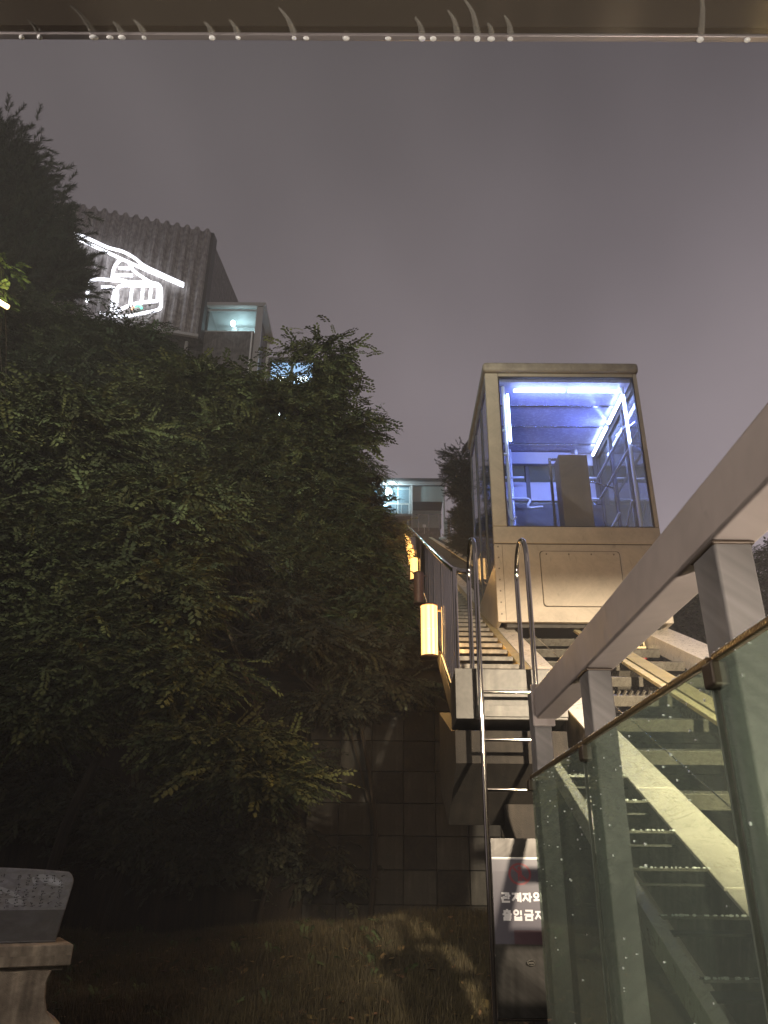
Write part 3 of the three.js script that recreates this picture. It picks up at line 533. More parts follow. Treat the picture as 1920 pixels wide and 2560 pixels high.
/* ------------------------------------------------------------------ cable car station on the hill, with its neon emblem */
{
  const R = V(-9.15, 24.7, -30), ur = V(cos(15 * RAD), 0, -sin(15 * RAD)), nf = V(sin(15 * RAD), 0, cos(15 * RAD));
  const t = thing('cable_car_station', 'tall corrugated station on the hill bearing a white neon emblem', 'station', [R.x, 18, R.z]);
  const h0 = 24.75, h1 = 31.2, Wd = 9.2, pitch = 0.5, dep = 0.13;
  // corrugated sheet
  const prof = []; for (let k = 0; k * pitch < Wd; k++) for (const [f, d] of [[0, 0], [0.12, 0], [0.36, 1], [0.62, 1], [0.86, 0]]) prof.push([(k + f) * pitch, d * dep]);
  const pos = [], uv = [], idx = []; prof.forEach(([u, d], i) => { for (const y of [h0, h1]) { const p = R.clone().addScaledVector(ur, -u).addScaledVector(nf, d); pos.push(p.x, y + (y > 30 ? d * 0.9 : 0), p.z); uv.push(u, y); } if (i) idx.push(2 * i - 2, 2 * i - 1, 2 * i + 1, 2 * i - 2, 2 * i + 1, 2 * i); });
  let g = new THREE.BufferGeometry(); g.setAttribute('position', new THREE.Float32BufferAttribute(pos, 3)); g.setAttribute('uv', new THREE.Float32BufferAttribute(uv, 2)); g.setIndex(idx); g = g.toNonIndexed(); g.computeVertexNormals();
  part(t, 'corrugated_wall', g, M.sheet);
  // body behind the sheet
  const corner = (u, d) => R.clone().addScaledVector(ur, -u).addScaledVector(nf, d);
  const solid = (pts, y0, y1) => { const s = new THREE.Shape(pts.map((p) => new THREE.Vector2(p.x, -p.z))); return uvBox(new THREE.ExtrudeGeometry(s, { depth: y1 - y0, bevelEnabled: false }).rotateX(-PI / 2).translate(0, y0, 0)); };
  const farR = corner(0, -6); farR.x += 2.15;
  part(t, 'body', solid([corner(Wd, -0.03), corner(0.02, -0.03), farR, corner(Wd, -6)], h0 + 0.05, h1 - 0.25), M.wallGrey);
  part(t, 'gable_board', solid([corner(0.05, 0.02), corner(-0.1, 0.0), corner(-0.28, -0.5), corner(-0.1, -0.5)], h0 - 0.1, h1 + 0.02), M.roofDark);
  part(t, 'sill_beam', barBetween(corner(5.2, 0.05).setY(h0 - 0.1), corner(0, 0.05).setY(h0 - 0.1), 0.16, 0.16), M.frameGrey);
  for (const u of [4.4, 2.4, 0.5]) part(t, 'support_post', barBetween(corner(u, -0.4).setY(h0 - 0.2), corner(u, -0.4).setY(18), 0.14, 0.14, V(1, 0, 0)), M.frameGrey);
  part(t, 'diagonal_brace', barBetween(corner(4.2, -0.3).setY(h0 - 0.3), corner(2.6, -0.3).setY(21.8), 0.1, 0.1), M.frameGrey);
  part(t, 'lower_wall', solid([corner(6, -1.2), corner(-0.2, -1.2), corner(-0.2, -5), corner(6, -5)], 16, h0 - 0.05), M.wallGrey);
  // stair tower with a lit top window
  const ax0 = -9.0, ax1 = -6.25, az = -30.4, aT = 26.95;
  const a = thing('stair_tower', 'grey stair tower with bright strip window beside the corrugated station', 'tower', [-7.6, 18, az]);
  part(a, 'roof', boxAt(ax0 - 0.05, ax1 + 0.12, aT - 0.14, aT + 0.06, az - 3, az + 0.1, 0.02), M.frameGrey);
  part(a, 'wall', boxAt(ax0 + 0.01, ax1 - 0.34, 15, 25.28, az - 0.12, az - 0.02, 0.01), M.wallGrey);
  part(a, 'rear_wall', boxAt(ax0 + 0.01, ax1 - 0.1, 15, aT - 0.15, az - 3, az - 2.9, 0), M.white);
  part(a, 'side_wall', boxAt(ax0 + 0.0, ax0 + 0.1, 15, aT - 0.15, az - 2.9, az - 0.13, 0), M.wallGrey);
  part(a, 'side_wall', boxAt(ax1 - 0.32, ax1 - 0.22, 15, aT - 0.15, az - 2.9, az - 0.13, 0), M.wallGrey);
  part(a, 'corner_column', boxAt(ax1 - 0.32, ax1, 15, aT - 0.15, az - 0.12, az + 0.02, 0.02), M.frameGrey);
  part(a, 'drain_pipe', rod(V(ax1 - 0.42, 15, az + 0.05), V(ax1 - 0.42, 25.2, az + 0.05), 0.04), M.white);
  part(a, 'window', boxAt(ax0 + 0.04, ax1 - 0.34, 25.3, aT - 0.16, az - 0.06, az - 0.058, 0), phys(0.8, 0.9, 0.92, 0.05, 0, { transmission: 0.95, thickness: 0 }));
  part(a, 'window_frame', merge([boxAt(ax0 + 0.02, ax1 - 0.34, 25.281, 25.34, az - 0.08, az, 0), boxAt(ax0 + 0.02, ax1 - 0.34, 26.56, 26.64, az - 0.08, az, 0)]), M.frameGrey);
  part(a, 'fluorescent_lamp', boxAt(-8.3, -6.9, 26.42, 26.48, az - 1.6, az - 1.45, 0.01), glow(0.72, 0.95, 1, 7));
  part(a, 'hanging_lamp', new THREE.SphereGeometry(0.11, 12, 10).scale(1, 1.5, 1).translate(-7.62, 25.66, az + 0.16), glow(0.8, 0.97, 1, 9));
  const pl = new THREE.PointLight(C(0.72, 0.95, 1), 7, 0, 2); pl.position.set(0, 26.1 - 18, -1.5); pl.castShadow = true; pl.shadow.radius = 8; a.add(pl);
  // lit annex seen through the leaves
  const b = thing('lit_annex', 'low annex with blue-lit windows glimpsed through the treetop', 'building', [-4.9, 15, -32]);
  part(b, 'wall', boxAt(-6.1, -3.7, 14, 25.0, -33, -32.05, 0.01), M.wallGrey);
  const bl = glow(0.18, 0.42, 0.75, 1.1), wl = glow(0.8, 0.95, 1, 8);
  for (const y of [23.4, 21.4]) for (const x of [-5.9, -4.8]) { const w = part(b, 'window', boxAt(x, x + 0.95, y, y + 1.25, -32.05, -32.03, 0.004), bl); part(w, 'window_lamp', boxAt(x + 0.25, x + 0.7, y + 0.1, y + 0.4, -32.028, -32.0, 0.004), wl); part(w, 'frame', merge([boxAt(x - 0.03, x, y - 0.03, y + 1.28, -32.05, -31.98, 0), boxAt(x + 0.95, x + 0.98, y - 0.03, y + 1.28, -32.05, -31.98, 0)]), M.frameGrey); }
  const bp = new THREE.PointLight(C(0.5, 0.75, 1), 6, 0, 2); bp.position.set(0, 7.6, 0.5); bp.castShadow = true; b.add(bp);
  // neon emblem: strokes given by points of the photo, set on the plane of the wall
  const e = thing('neon_emblem', 'white neon outline of a cable car on the corrugated wall', 'neon sign', corner(4, 0.3).setY(28));
  const pp = corner(0, 0.3), on = (x, y) => onPlane(x / 1.843, 300 + y / 1.843, pp, nf);
  const strokes = [
    [[325, 533], [440, 585], [560, 640], [700, 703], [845, 765]], [[340, 518], [420, 552], [500, 588], [565, 606], [620, 636], [660, 668], [750, 712], [845, 755]], 
    [[560, 640], [535, 665], [520, 700], [518, 724]], [[518, 724], [560, 738], [605, 750]], [[592, 652], [612, 690], [650, 720], [692, 746]], [[545, 682], [598, 684]], [[532, 714], [612, 716]],
    [[402, 835], [404, 785], [414, 742], [445, 734], [520, 738], [600, 746], [690, 748], [730, 758], [741, 775], [742, 820], [741, 860], [732, 872], [660, 890], [590, 902], [545, 906], [500, 900], [460, 888]],
    [[532, 888], [540, 820], [548, 768], [640, 764], [728, 762]], [[511, 876], [520, 820], [527, 776], [500, 770], [466, 769]],
    [[610, 766], [604, 805], [600, 850]], [[660, 765], [656, 800], [652, 838]], [[697, 764], [693, 800], [690, 834]], [[728, 764], [727, 800], [726, 832]],
    [[536, 886], [570, 866], [610, 850], [660, 840], [726, 834]], 
  ];
  for (const s of strokes) part(e, 'neon_tube', tube(s.map(([x, y]) => on(x, y)), 0.078, 12 * s.length, 8), M.neon);
  part(e, 'green_mark', tube([[618, 862], [632, 856], [648, 860], [652, 868]].map(([x, y]) => on(x, y)), 0.06, 20, 8), glow(0.02, 0.75, 0.4, 1.2));
  part(e, 'orange_mark', tube([[606, 872], [612, 864], [620, 860]].map(([x, y]) => on(x, y)), 0.05, 14, 8), glow(1, 0.35, 0.12, 1.2));
  for (const [x, y] of [[560, 690], [620, 810]]) { const p = on(x, y).addScaledVector(nf, 0.6), l = new THREE.PointLight(C(0.86, 0.9, 1), 3.6, 0, 2); l.position.copy(p).sub(e.position); l.castShadow = true; l.shadow.radius = 20; e.add(l); }
}

/* ------------------------------------------------------------------ trees */
function leafSpray(n, len, L, Wd, droop, seed) { // a twig with leaves on both sides, lying in its own x-z plane
  const p = [], idx = []; seedState = seed;
  for (let i = 0; i < n; i++) {
    const f = (i + 0.6) / n, side = i % 2 ? 1 : -1, a = side * rr(0.5, 1.15) * (i === n - 1 ? 0.1 : 1), l = L * rr(0.75, 1.2), w = Wd * rr(0.8, 1.2), o = V(f * len, -droop * f * f * len, side * 0.01);
    const d = V(cos(a), rr(-0.55, 0.1), sin(a)).normalize(), s = V(-sin(a), rr(-0.35, 0.35), cos(a)).normalize(), k = p.length / 3;
    for (const [u, v, dn] of [[0, 0, 0], [0.32, 0.5, -0.1], [0.72, 0.36, -0.14], [1, 0, -0.22], [0.72, -0.36, -0.14], [0.32, -0.5, -0.1], [0.5, 0, 0.02]]) p.push(o.x + d.x * u * l + s.x * v * w, o.y + d.y * u * l + s.y * v * w + dn * w, o.z + d.z * u * l + s.z * v * w);
    idx.push(k, k + 1, k + 6, k + 1, k + 2, k + 6, k + 2, k + 3, k + 6, k + 3, k + 4, k + 6, k + 4, k + 5, k + 6, k + 5, k, k + 6);
  }
  const g = new THREE.BufferGeometry(); g.setAttribute('position', new THREE.Float32BufferAttribute(p, 3)); g.setIndex(idx); const h = g.toNonIndexed(); h.computeVertexNormals(); return h;
}
function needleSpray(n, len, L, seed) {
  const p = []; seedState = seed;
  for (let i = 0; i < n; i++) { const f = i / n, a = rr(0, 2 * PI), tilt = rr(0.5, 1.0), o = V(f * len, 0, 0), d = V(cos(tilt), sin(tilt) * cos(a), sin(tilt) * sin(a)), s = d.clone().cross(V(rr(-1, 1), rr(-1, 1), rr(-1, 1))).normalize().multiplyScalar(0.008), q = o.clone().addScaledVector(d, L * rr(0.7, 1.2)); p.push(o.x - s.x, o.y - s.y, o.z - s.z, o.x + s.x, o.y + s.y, o.z + s.z, q.x, q.y, q.z); }
  const g = new THREE.BufferGeometry(); g.setAttribute('position', new THREE.Float32BufferAttribute(p, 3)); g.computeVertexNormals(); return g;
}
const SPRAYS = { broad: leafSpray(15, 0.3, 0.062, 0.036, 0.35, 11), maple: leafSpray(17, 0.36, 0.062, 0.042, 0.22, 23), small: leafSpray(17, 0.34, 0.05, 0.03, 0.3, 37), bush: leafSpray(11, 0.24, 0.08, 0.045, 0.2, 41), pine: needleSpray(60, 0.3, 0.1, 53), cedar: needleSpray(46, 0.34, 0.08, 67) };
const leafMat = (r, g, b) => std(r, g, b, 0.85, 0);
const LM = { olive: leafMat(0.07, 0.086, 0.032), dark: leafMat(0.036, 0.052, 0.024), pine: leafMat(0.026, 0.034, 0.022), green: leafMat(0.055, 0.078, 0.028), shade: leafMat(0.036, 0.04, 0.022) };
const CLEAR = [[680, 1026, 44, 30], [740, 1038, 44, 26], [688, 930, 52, 38], [748, 934, 48, 38], [322, 672, 130, 88], [265, 622, 95, 40], [1030, 1400, 46, 98], [1050, 1262, 105, 52], [1075, 1580, 40, 110]]; // where the photo shows no leaves: before the emblem, the lanterns, the upper station
/* lobes: [px, py, zc, rx px, ry px, count, droop] */
function tree(name, label, cat, base, lobes, o) {
  seedState = o.seed; const t = thing(name, label, cat, base, o.group), inv = camera.quaternion.clone().invert(), pos = [], axes = [], tint = [];
  const limbs = [], B = V(...base);
  let top = V(0, -1e9, 0), mean = V(0, 0, 0);
  const Ls = lobes.map(([px, py, zc, rx, ry, n, dz]) => { const c = at(px, py, zc), k = zc / PXF; mean.add(c); if (c.y > top.y) top = c.clone(); const sh = o.inset ?? 0.42, a = max(0.35 * rx * k, rx * k - sh), b = max(0.35 * ry * k, ry * k - sh * 0.7); return { c, rx: a, ry: b, rz: (dz ?? 0.8) * a, n: floor(n * (o.dense ?? 1)) }; });
  mean.multiplyScalar(1 / Ls.length);
  for (const L of Ls) {
    const K = max(5, floor(L.n / 26)), subs = [];
    for (let i = 0; i < K; i++) { const u = rr(-1, 1), a = rr(0, 2 * PI), q = sqrt(1 - u * u), r = 0.5 + 0.5 * sqrt(rnd()), lump = 0.86 + 0.3 * N3(q * cos(a) * 1.7 + o.seed, u * 1.7, q * sin(a) * 1.7); subs.push({ p: V(q * cos(a) * L.rx, u * L.ry, q * sin(a) * L.rz).multiplyScalar(r * lump).add(L.c), s: rr(0.7, 1.25), b: rr(0.5, 1.45) }); }
    L.subs = subs;
    for (let i = 0; i < L.n; i++) {
      const s = subs[floor(rnd() * K)], sz = (o.clump ?? 0.34) * s.s, p = V(gauss() * sz, gauss() * sz * (o.flat ?? 0.45), gauss() * sz).add(s.p);
      const out = p.clone().sub(L.c); out.y *= 0.4; out.normalize();
      { const v = p.clone().sub(EYE).applyQuaternion(inv), gx = 960 - v.x / v.z * PXF, gy = 1280 + v.y / v.z * PXF; if ([...(o.gaps ?? []), ...CLEAR].some(([x, y, a, b]) => ((gx - x) / a) ** 2 + ((gy - y) / b) ** 2 < 1) && rnd() < 0.93) continue; }
      pos.push(p); axes.push(V(out.x + gauss() * 0.45, (o.lift ?? -0.15) + gauss() * 0.28, out.z + gauss() * 0.45).normalize()); tint.push(s.b * rr(0.7, 1.3));
    }
  }
  // trunk and limbs
  if (o.trunk) {
    const rt = o.trunk, pts = [B.clone().add(V(0, -0.3, 0)), B.clone().lerp(mean, 0.35).add(V(rr(-0.15, 0.15), 0, rr(-0.15, 0.15))), B.clone().lerp(mean, 0.7).add(V(rr(-0.2, 0.2), 0, 0)), mean.clone().lerp(top, 0.25), mean.clone().lerp(top, 0.8)];
    if (o.path) pts.splice(1, 2, ...o.path.map(([x, y, z]) => at(x, y, z)));
    const tr = part(t, 'trunk', taper(pts, rt, rt * 0.18, 22, 9), o.bark ? M.barkPale : M.bark);
    const curve = new THREE.CatmullRomCurve3(pts);
    for (const L of Ls) { const a = curve.getPointAt(rr(0.35, 0.75)); limbs.push([a, L.c, rt * 0.4]); const m = a.clone().lerp(L.c, 0.6); for (const s of L.subs.slice(0, 7)) limbs.push([m.clone().add(V(rr(-0.1, 0.1), 0, rr(-0.1, 0.1))), s.p, rt * 0.16]); }
    for (const [a, b, r] of limbs) { const m = a.clone().lerp(b, 0.5).add(V(rr(-0.12, 0.12), rr(0, 0.25), rr(-0.12, 0.12))); if (r > rt * 0.3) part(t, 'branch', taper([a, m, b], r, r * 0.3, 8, 6), M.bark); }
    const twigs = limbs.filter((l) => l[2] <= rt * 0.3).map(([a, b, r]) => taper([a, a.clone().lerp(b, 0.5).add(V(0, rr(-0.05, 0.2), 0)), b], r, 0.004, 6, 5));
    if (twigs.length) part(t, 'twigs', merge(twigs), M.bark).userData.kind = 'stuff';
  }
  const geo = SPRAYS[o.spray], im = new THREE.InstancedMesh(geo, o.mat, pos.length), m4 = new THREE.Matrix4(), cl = new THREE.Color();
  for (let i = 0; i < pos.length; i++) {
    const x = axes[i], up = V(gauss() * 0.35, 1, gauss() * 0.35), z = x.clone().cross(up).normalize(), y = z.clone().cross(x), s = (o.size ?? 1) * rr(0.6, 1.45);
    m4.makeBasis(x.clone().multiplyScalar(s), y.multiplyScalar(s), z.multiplyScalar(s)); m4.setPosition(pos[i].x - B.x, pos[i].y - B.y, pos[i].z - B.z); im.setMatrixAt(i, m4);
    const k = tint[i], w = rr(-0.12, 0.14); im.setColorAt(i, cl.setRGB(k * (1 + w), k, k * (1 - w))); }
  im.name = 'crown'; im.userData.kind = 'stuff'; t.add(im); return t;
}
const foot = (px, zc) => { const p = at(px, 1700, zc), z = p.z; return [p.x, groundY(p.x, z), z]; };
tree('maple_tree', 'broad leafy tree with drooping sprays filling the lower left', 'tree', foot(190, 12.5), [[130, 1130, 12, 250, 190, 2300], [60, 1430, 11, 260, 230, 2600], [360, 1330, 11.5, 220, 200, 2300], [250, 1620, 10.5, 250, 170, 2300], [90, 1760, 10.5, 190, 150, 1500], [470, 1690, 10.2, 150, 120, 1100], [560, 1860, 10, 130, 80, 650], [640, 1950, 9.8, 90, 50, 300], [420, 1500, 10.4, 150, 110, 900]], { seed: 5, spray: 'maple', mat: LM.olive, trunk: 0.1, clump: 0.32, flat: 0.22, lift: -0.05, dense: 2.0, gaps: [[600, 1590, 120, 230]] });
tree('broadleaf_tree', 'olive leafy tree whose top hides the lit annex windows', 'tree', foot(770, 15.5), [[480, 1000, 15.5, 190, 105, 2100], [700, 1020, 15, 140, 120, 2000], [760, 960, 15, 80, 85, 650], [620, 1160, 15, 230, 170, 3000], [775, 1200, 15.2, 115, 190, 2200], [830, 1370, 15, 90, 170, 1300], [770, 1400, 14.5, 110, 110, 1200], [560, 1270, 14.5, 150, 100, 1300], [800, 900, 15, 40, 50, 160], [850, 1060, 15.2, 40, 90, 300]], { seed: 9, spray: 'broad', mat: LM.olive, trunk: 0.15, clump: 0.32, flat: 0.3, lift: -0.05, dense: 2.0, inset: 0.5, gaps: [[678, 926, 36, 28], [745, 932, 38, 28], [672, 1022, 28, 18], [735, 1036, 30, 18], [590, 1560, 110, 200], [760, 1560, 130, 60]] });
tree('slender_tree', 'slender bare-stemmed tree with curved grey trunk below the canopy', 'tree', at(760, 2280, 12.2).toArray(), [[560, 1400, 12.8, 100, 50, 350], [680, 1500, 12.6, 90, 30, 200], [760, 1600, 12.2, 130, 45, 380], [700, 1900, 11.8, 120, 45, 300], [830, 1760, 12.4, 110, 45, 300]], { seed: 14, spray: 'maple', mat: LM.shade, trunk: 0.06, clump: 0.26, flat: 0.25, path: [[705, 2000, 12.3], [638, 1760, 12.4], [565, 1560, 12.5], [540, 1460, 12.6]], bark: 1 });
tree('pine_tree', 'dark pine standing highest at the left edge before the sky', 'tree', foot(-60, 23), [[-20, 480, 21, 75, 130, 1300], [30, 600, 21, 100, 110, 1700], [-50, 680, 21, 170, 140, 2200], [115, 680, 21.5, 75, 75, 1300], [5, 385, 21, 42, 60, 420], [165, 650, 21.5, 45, 50, 450], [55, 470, 21, 34, 50, 260], [105, 560, 21, 34, 45, 260]], { seed: 21, spray: 'pine', mat: LM.pine, trunk: 0.2, clump: 0.4, flat: 0.8, lift: 0.55, size: 1.25, inset: 0.55 });
tree('dark_tree', 'dark bluish-green tree under the neon emblem', 'tree', foot(200, 19), [[40, 830, 18.5, 170, 90, 2600], [180, 865, 18.5, 120, 65, 1500], [300, 910, 18, 120, 90, 1900], [30, 920, 18, 190, 150, 2600], [200, 970, 17.5, 200, 130, 2600], [330, 855, 18.5, 60, 35, 400], [380, 960, 18, 80, 70, 800]], { seed: 31, spray: 'small', mat: LM.dark, trunk: 0.2, clump: 0.4, flat: 0.5, size: 1.2, inset: 0.55, dense: 1.3 });
tree('hillside_tree', 'dark narrow tree between the leafy tree and upper station', 'tree', foot(930, 26), [[890, 1190, 26, 30, 70, 700], [905, 1300, 25, 55, 60, 1000], [880, 1350, 24, 80, 110, 1600], [955, 1330, 24, 36, 60, 500], [965, 1400, 22, 34, 50, 400]], { inset: 0.5, seed: 45, spray: 'small', mat: LM.green, trunk: 0.14, clump: 0.4, flat: 0.7, size: 1.3 });
tree('bush', 'low dark bush beside the stair behind the amber lanterns', 'bush', foot(960, 15.5), [[950, 1450, 15.5, 60, 90, 900], [985, 1470, 16, 36, 60, 400], [930, 1560, 14, 80, 100, 1000]], { seed: 51, spray: 'bush', mat: LM.green, trunk: 0.05, clump: 0.28, flat: 0.7 });
tree('understory_tree', 'thin shaded tree with flat leaf layers below the lanterns', 'tree', foot(930, 12.9), [[900, 1640, 12.8, 110, 50, 420], [960, 1720, 12.6, 90, 45, 320], [820, 1590, 13.2, 100, 50, 380], [1010, 1600, 12.6, 70, 40, 240]], { seed: 57, spray: 'maple', mat: LM.shade, trunk: 0.05, clump: 0.26, flat: 0.25 });
tree('shrub', 'dark leafy shrub under the maple near the memorial stone', 'shrub', foot(330, 11.8), [[330, 2060, 11.8, 190, 110, 1500], [120, 2000, 12.2, 190, 130, 1500], [500, 2120, 11.8, 130, 90, 800]], { seed: 91, spray: 'bush', mat: LM.shade, trunk: 0.04, clump: 0.3, flat: 0.6, group: 'dark shrubs at the wall foot' });
tree('shrub', 'dark leafy shrub before the retaining wall beside the slender trunk', 'shrub', foot(680, 12.2), [[660, 2090, 12.2, 130, 110, 1000], [820, 2180, 12.0, 90, 60, 420], [560, 1960, 12.6, 160, 110, 1000]], { seed: 97, spray: 'bush', mat: LM.shade, trunk: 0.04, clump: 0.3, flat: 0.6, group: 'dark shrubs at the wall foot' });
tree('shade_tree', 'dark mass of leaves behind the slender trunk', 'tree', foot(520, 19), [[500, 1500, 19, 330, 250, 3600], [250, 1300, 20, 300, 300, 3000], [800, 1560, 18.5, 220, 200, 2600], [600, 1200, 20, 300, 250, 2600], [100, 1600, 18, 300, 250, 2400], [450, 1850, 17, 400, 160, 2600], [100, 1900, 16.5, 260, 160, 1600], [850, 1330, 21, 120, 150, 1200], [450, 1130, 20.5, 250, 120, 1400]], { seed: 63, spray: 'broad', mat: LM.shade, trunk: 0.2, clump: 0.5, flat: 0.6, size: 1.7, gaps: [[710, 930, 140, 90], [710, 1028, 140, 85]] });
tree('cedar_tree', 'dark conifer between the upper station and the beige car', 'tree', foot(1160, 32), [[1152, 1140, 32, 10, 30, 90], [1158, 1180, 32, 20, 30, 220], [1168, 1230, 32, 30, 36, 420], [1178, 1290, 32, 36, 44, 600], [1186, 1350, 31, 40, 50, 700], [1210, 1250, 33, 30, 60, 400], [1215, 1180, 33, 14, 40, 120]], { seed: 71, spray: 'cedar', mat: LM.pine, trunk: 0.16, clump: 0.3, flat: 0.5, lift: 0.05, size: 1.1, inset: 0.5, dense: 2.2 });
tree('roadside_tree', 'dark leafy tree beyond the fence at the right edge', 'tree', foot(1860, 24), [[1690, 1570, 24, 80, 60, 700], [1800, 1530, 24, 90, 70, 900], [1900, 1560, 24, 130, 110, 1500], [1780, 1620, 24, 110, 90, 1200], [1720, 1700, 23, 110, 80, 900], [1950, 1420, 25, 90, 90, 600]], { seed: 77, spray: 'broad', mat: LM.dark, trunk: 0.18, clump: 0.5, flat: 0.6, size: 1.7 });
tree('sapling', 'bright green leaf tips lit by the lamp at the left edge', 'sapling', foot(-10, 15), [[4, 668, 15, 22, 22, 26], [-40, 720, 15, 30, 60, 60]], { seed: 83, spray: 'bush', mat: leafMat(0.1, 0.17, 0.04), trunk: 0.03, clump: 0.14, flat: 0.7 });
{ // warm lamp at the left edge
  const p = at(4, 762, 14.6), t = thing('garden_lamp', 'orange glowing lamp half hidden by leaves at the left edge', 'lamp', p);
  part(t, 'lamp_bulb', rod(at(-24, 742, 14.6), at(20, 768, 14.6), 0.05, 0.05, 12), glow(1, 0.6, 0.25, 4));
  part(t, 'pole', rod(V(p.x - 0.3, groundY(p.x, p.z) - 0.2, p.z), V(p.x - 0.3, p.y + 0.1, p.z), 0.04), M.darkSteel);
  const l = new THREE.PointLight(C(1, 0.72, 0.35), 2, 0, 2); l.position.set(0, 0.05, 0.3); l.castShadow = true; t.add(l);
}

/* ground cover on the slope */
seedState = 900;
{
  const blade = []; for (let i = 0; i < 9; i++) { const a = rr(0, 2 * PI), l = rr(0.05, 0.13), b = rr(0.02, 0.07), o = V(gauss() * 0.03, 0, gauss() * 0.03), s = V(-sin(a), 0, cos(a)).multiplyScalar(0.004), q = o.clone().add(V(cos(a) * b, l, sin(a) * b)); blade.push(o.x - s.x, 0, o.z - s.z, o.x + s.x, 0, o.z + s.z, q.x, q.y, q.z); }
  const g = new THREE.BufferGeometry(); g.setAttribute('position', new THREE.Float32BufferAttribute(blade, 3)); g.computeVertexNormals();
  const n = 22000, im = new THREE.InstancedMesh(g, std(0.062, 0.05, 0.026, 0.85), n), m = new THREE.Matrix4(), c = new THREE.Color();
  for (let i = 0; i < n; i++) { const x = rr(-5, 1.25), z = rr(-12.7, -6.8), k = rr(0.8, 1.7); m.makeRotationY(rr(0, 6)).scale(V(k, k * rr(0.6, 1.1), k)).setPosition(x, groundY(x, z) - 0.005, z); im.setMatrixAt(i, m); const b = 0.6 + 0.6 * (fbm(x * 1.2, z * 1.2, 4) + 0.5) + rr(-0.15, 0.15); im.setColorAt(i, c.setRGB(b * 1.02, b, b * rr(0.7, 1.1))); }
  im.name = 'grass'; tag(im, 'dry short grass on the mound behind the ladder', 'grass', null, 'stuff'); scene.add(im);
  const w = new THREE.InstancedMesh(SPRAYS.bush, LM.green, 420);
  for (let i = 0; i < 420; i++) { const x = rr(-6, 0.2), z = rr(-12.8, -8), k = rr(0.4, 0.9); const a = rr(0, 6); m.makeRotationY(a).multiply(new THREE.Matrix4().makeRotationZ(rr(0.3, 1.2))).scale(V(k, k, k)).setPosition(x, groundY(x, z), z); w.setMatrixAt(i, m); const b = rr(0.5, 1.1); w.setColorAt(i, c.setRGB(b, b, b)); }
  w.name = 'undergrowth'; tag(w, 'sparse low weeds under the trees at the slope foot', 'undergrowth', null, 'stuff'); scene.add(w);
}

{
  const g = leafSpray(1, 0.01, 0.09, 0.06, 0, 77), n = 2600, im = new THREE.InstancedMesh(g, std(0.16, 0.1, 0.045, 0.8), n), m = new THREE.Matrix4(), c = new THREE.Color(); seedState = 4242;
  for (let i = 0; i < n; i++) { const x = rr(-5, 1.25), z = rr(-12.6, -6.8), k = rr(0.6, 1.5); m.makeRotationY(rr(0, 6)).multiply(new THREE.Matrix4().makeRotationZ(rr(-0.5, 0.5))).scale(V(k, k, k)).setPosition(x, groundY(x, z) + rr(0.02, 0.07), z); im.setMatrixAt(i, m); const b = rr(0.35, 1.5); im.setColorAt(i, c.setRGB(b, b * rr(0.8, 1.25), b)); }
  im.name = 'fallen_leaves'; tag(im, 'dry fallen leaves scattered over the mound', 'leaves', null, 'stuff'); scene.add(im);
}

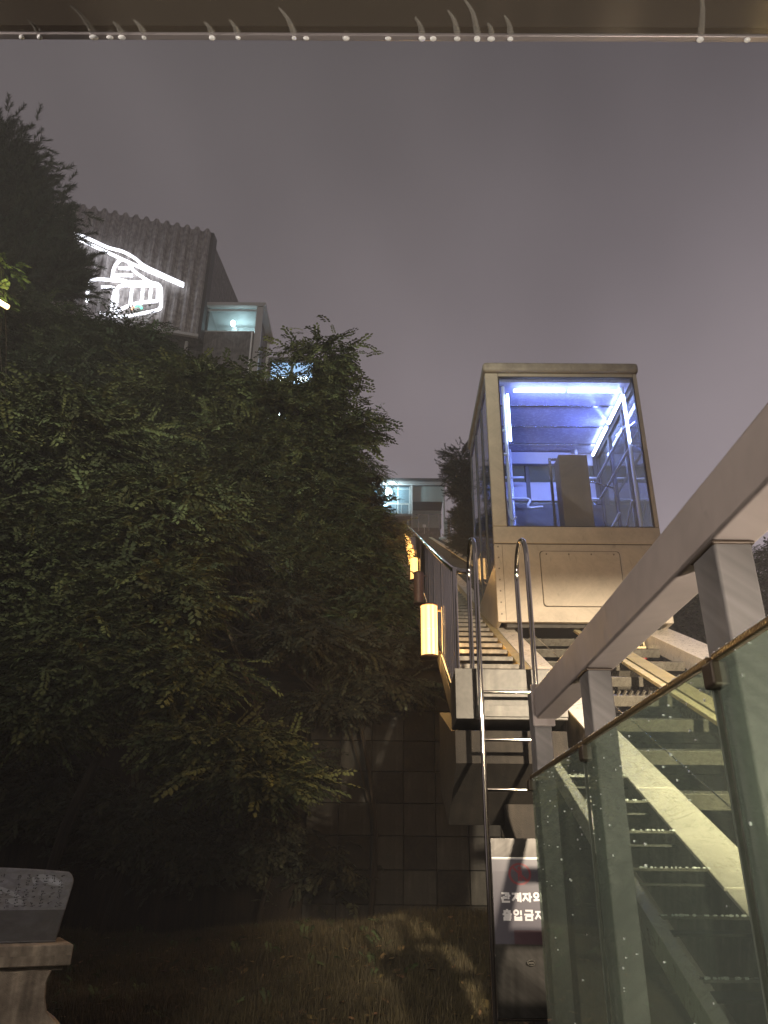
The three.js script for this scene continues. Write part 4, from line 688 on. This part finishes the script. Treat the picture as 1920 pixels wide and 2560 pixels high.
/* ------------------------------------------------------------------ memorial stone at the left */
{
  const p = at(143, 2352, 5.1), th = 28 * RAD, u = V(cos(th), 0, -sin(th)), n = V(sin(th), 0, cos(th));
  const t = thing('memorial_stone', 'weathered inscribed stone on a flared pale plinth at lower left', 'monument', [p.x, 0, p.z]); t.position.y = 0;
  const place = (g) => g.applyMatrix4(new THREE.Matrix4().makeBasis(u, V(0, 1, 0), n)).translate(p.x, 0, p.z); // local x=0 is the right end of the stone
  const yb = p.y, sh = new THREE.Shape(); sh.moveTo(-1.5, 0); sh.lineTo(-0.02, 0); sh.lineTo(0.03, 0.33); sh.quadraticCurveTo(0.035, 0.37, 0.0, 0.395); sh.quadraticCurveTo(-0.4, 0.43, -0.8, 0.41); sh.lineTo(-1.5, 0.39);
  const ins = cv(1024, 512, (c, w, h) => {
    seedState = 321; c.fillStyle = '#6a6866'; c.fillRect(0, 0, w, h);
    for (let i = 0; i < 900; i++) { const v = 70 + rnd() * 90; c.fillStyle = `rgba(${v},${v},${v + 6},0.14)`; c.beginPath(); c.ellipse(rnd() * w, rnd() * h, 8 + rnd() * 50, 4 + rnd() * 22, rnd() * 3, 0, 7); c.fill(); }
    for (let i = 0; i < 26; i++) { c.fillStyle = 'rgba(200,204,212,0.3)'; c.beginPath(); c.ellipse(200 + rnd() * 760, 60 + rnd() * 200, 10 + rnd() * 60, 6 + rnd() * 26, rnd() * 3, 0, 7); c.fill(); }
    c.strokeStyle = 'rgba(25,24,22,0.8)'; c.lineWidth = 3; for (let k = 0; k < 26; k++) { const x = 90 + k * 34; for (let j = 0; j < 11; j++) { if (rnd() < 0.22) continue; const y = 46 + j * 22; for (let q = 0; q < 4; q++) { c.beginPath(); const a = rnd() * 14, b = rnd() * 14; c.moveTo(x + a, y + b); if (rnd() < 0.5) c.lineTo(x + a + 6 + rnd() * 6, y + b); else c.lineTo(x + a, y + b + 5 + rnd() * 6); c.stroke(); } } }
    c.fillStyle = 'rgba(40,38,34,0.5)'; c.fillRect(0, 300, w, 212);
  });
  ins.wrapS = ins.wrapT = THREE.RepeatWrapping;
  const g = new THREE.ExtrudeGeometry(sh, { depth: 0.3, bevelSize: 0.012, bevelThickness: 0.012, bevelSegments: 2 }); { const a = g.attributes.position, uv = g.attributes.uv; for (let i = 0; i < a.count; i++) uv.setXY(i, (a.getX(i) + 1.5) / 1.58, a.getY(i) / 0.43); }
  g.translate(0, yb + 0.005, -0.3);
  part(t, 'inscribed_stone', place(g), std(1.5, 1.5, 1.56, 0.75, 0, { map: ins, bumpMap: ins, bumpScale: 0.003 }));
  part(t, 'ledge', place(box(1.8, 0.12, 0.62, 0.01).translate(-0.82, yb - 0.068, -0.12)), M.plinth);
  part(t, 'ledge_moulding', place(box(1.72, 0.025, 0.54, 0.006).translate(-0.82, yb - 0.142, -0.12)), M.plinth);
  const prof = [[-1.6, -0.155], [-0.03, -0.155], [-0.05, -0.22], [-0.045, -0.3], [-0.02, -0.38], [0.04, -0.44], [0.1, -0.48], [0.1, -1.35], [-1.6, -1.35]];
  const s2 = new THREE.Shape(prof.map(([x, y]) => new THREE.Vector2(x, y)));
  part(t, 'flared_base', uvBox(place(new THREE.ExtrudeGeometry(s2, { depth: 0.5, bevelSize: 0.01, bevelThickness: 0.01, bevelSegments: 1 }).translate(0, yb, -0.36))), M.plinth);
  for (const x of [-0.36, -0.98]) part(t, 'base_joint', place(box(0.01, 0.3, 0.01, 0).translate(x, yb - 0.32, 0.153)), M.seam);
}

/* ------------------------------------------------------------------ canopy edge above the viewer, with rain drops */
{
  const yC = 4.05, e0 = at(0, 99, 1), e1 = at(1920, 92, 1), r = ray(960, 96), zE = r.z * (yC - 1.6) / r.y;
  const t = thing('entrance_canopy', 'flat brownish canopy overhead with a wet dripping front edge', 'canopy', [0, yC, zE]);
  part(t, 'canopy_panel', boxAt(-7, 7, yC + 0.012, yC + 0.013, zE + 0.01, 1.6, 0), M.soffit);
  part(t, 'edge_strip', boxAt(-7, 7, yC + 0.004, yC + 0.05, zE - 0.012, zE + 0.008, 0.003), std(0.4, 0.36, 0.36, 0.3, 0.4));
  seedState = 77;
  const drops = [[55, 2], [100, 14], [235, 30], [275, 4], [305, 12], [360, 14], [530, 12], [595, 14], [735, 28], [765, 3], [865, 2], [970, 6], [1055, 18], [1083, 2], [1143, 26], [1193, 40], [1228, 12], [1276, 20], [1752, 60], [1870, 2]];
  for (const [px, len] of drops) {
    const q = ray(px, 94), k = (yC - 1.6) / q.y, p = EYE.clone().addScaledVector(q, k), s = rr(0.8, 1.2);
    const d = part(t, 'water_drop', new THREE.SphereGeometry(0.0085, 12, 10).scale(1.3 * s * rr(0.8, 1.3), 0.8 * s * rr(0.7, 1.1), s).translate(p.x, yC - 0.001, zE), M.water);
    if (len > 8) { const L = len * 0.0019; part(t, 'water_trail', taper([V(p.x, yC + 0.009, zE + 0.012), V(p.x - L * 0.3, yC + 0.009, zE + 0.012 + L * 0.9), V(p.x - L * 0.75, yC + 0.01, zE + 0.012 + L * 1.5)], 0.011, 0.003, 10, 8), M.wet); }
  }
  for (const x of [-6.8, 6.8]) part(t, 'post', boxAt(x - 0.06, x + 0.06, -0.3, yC, 1.2, 1.32, 0.01), M.post);
}

scene.traverse((o) => { if (o.isMesh) { o.castShadow = true; o.receiveShadow = true; } });
renderer.render(scene, camera);
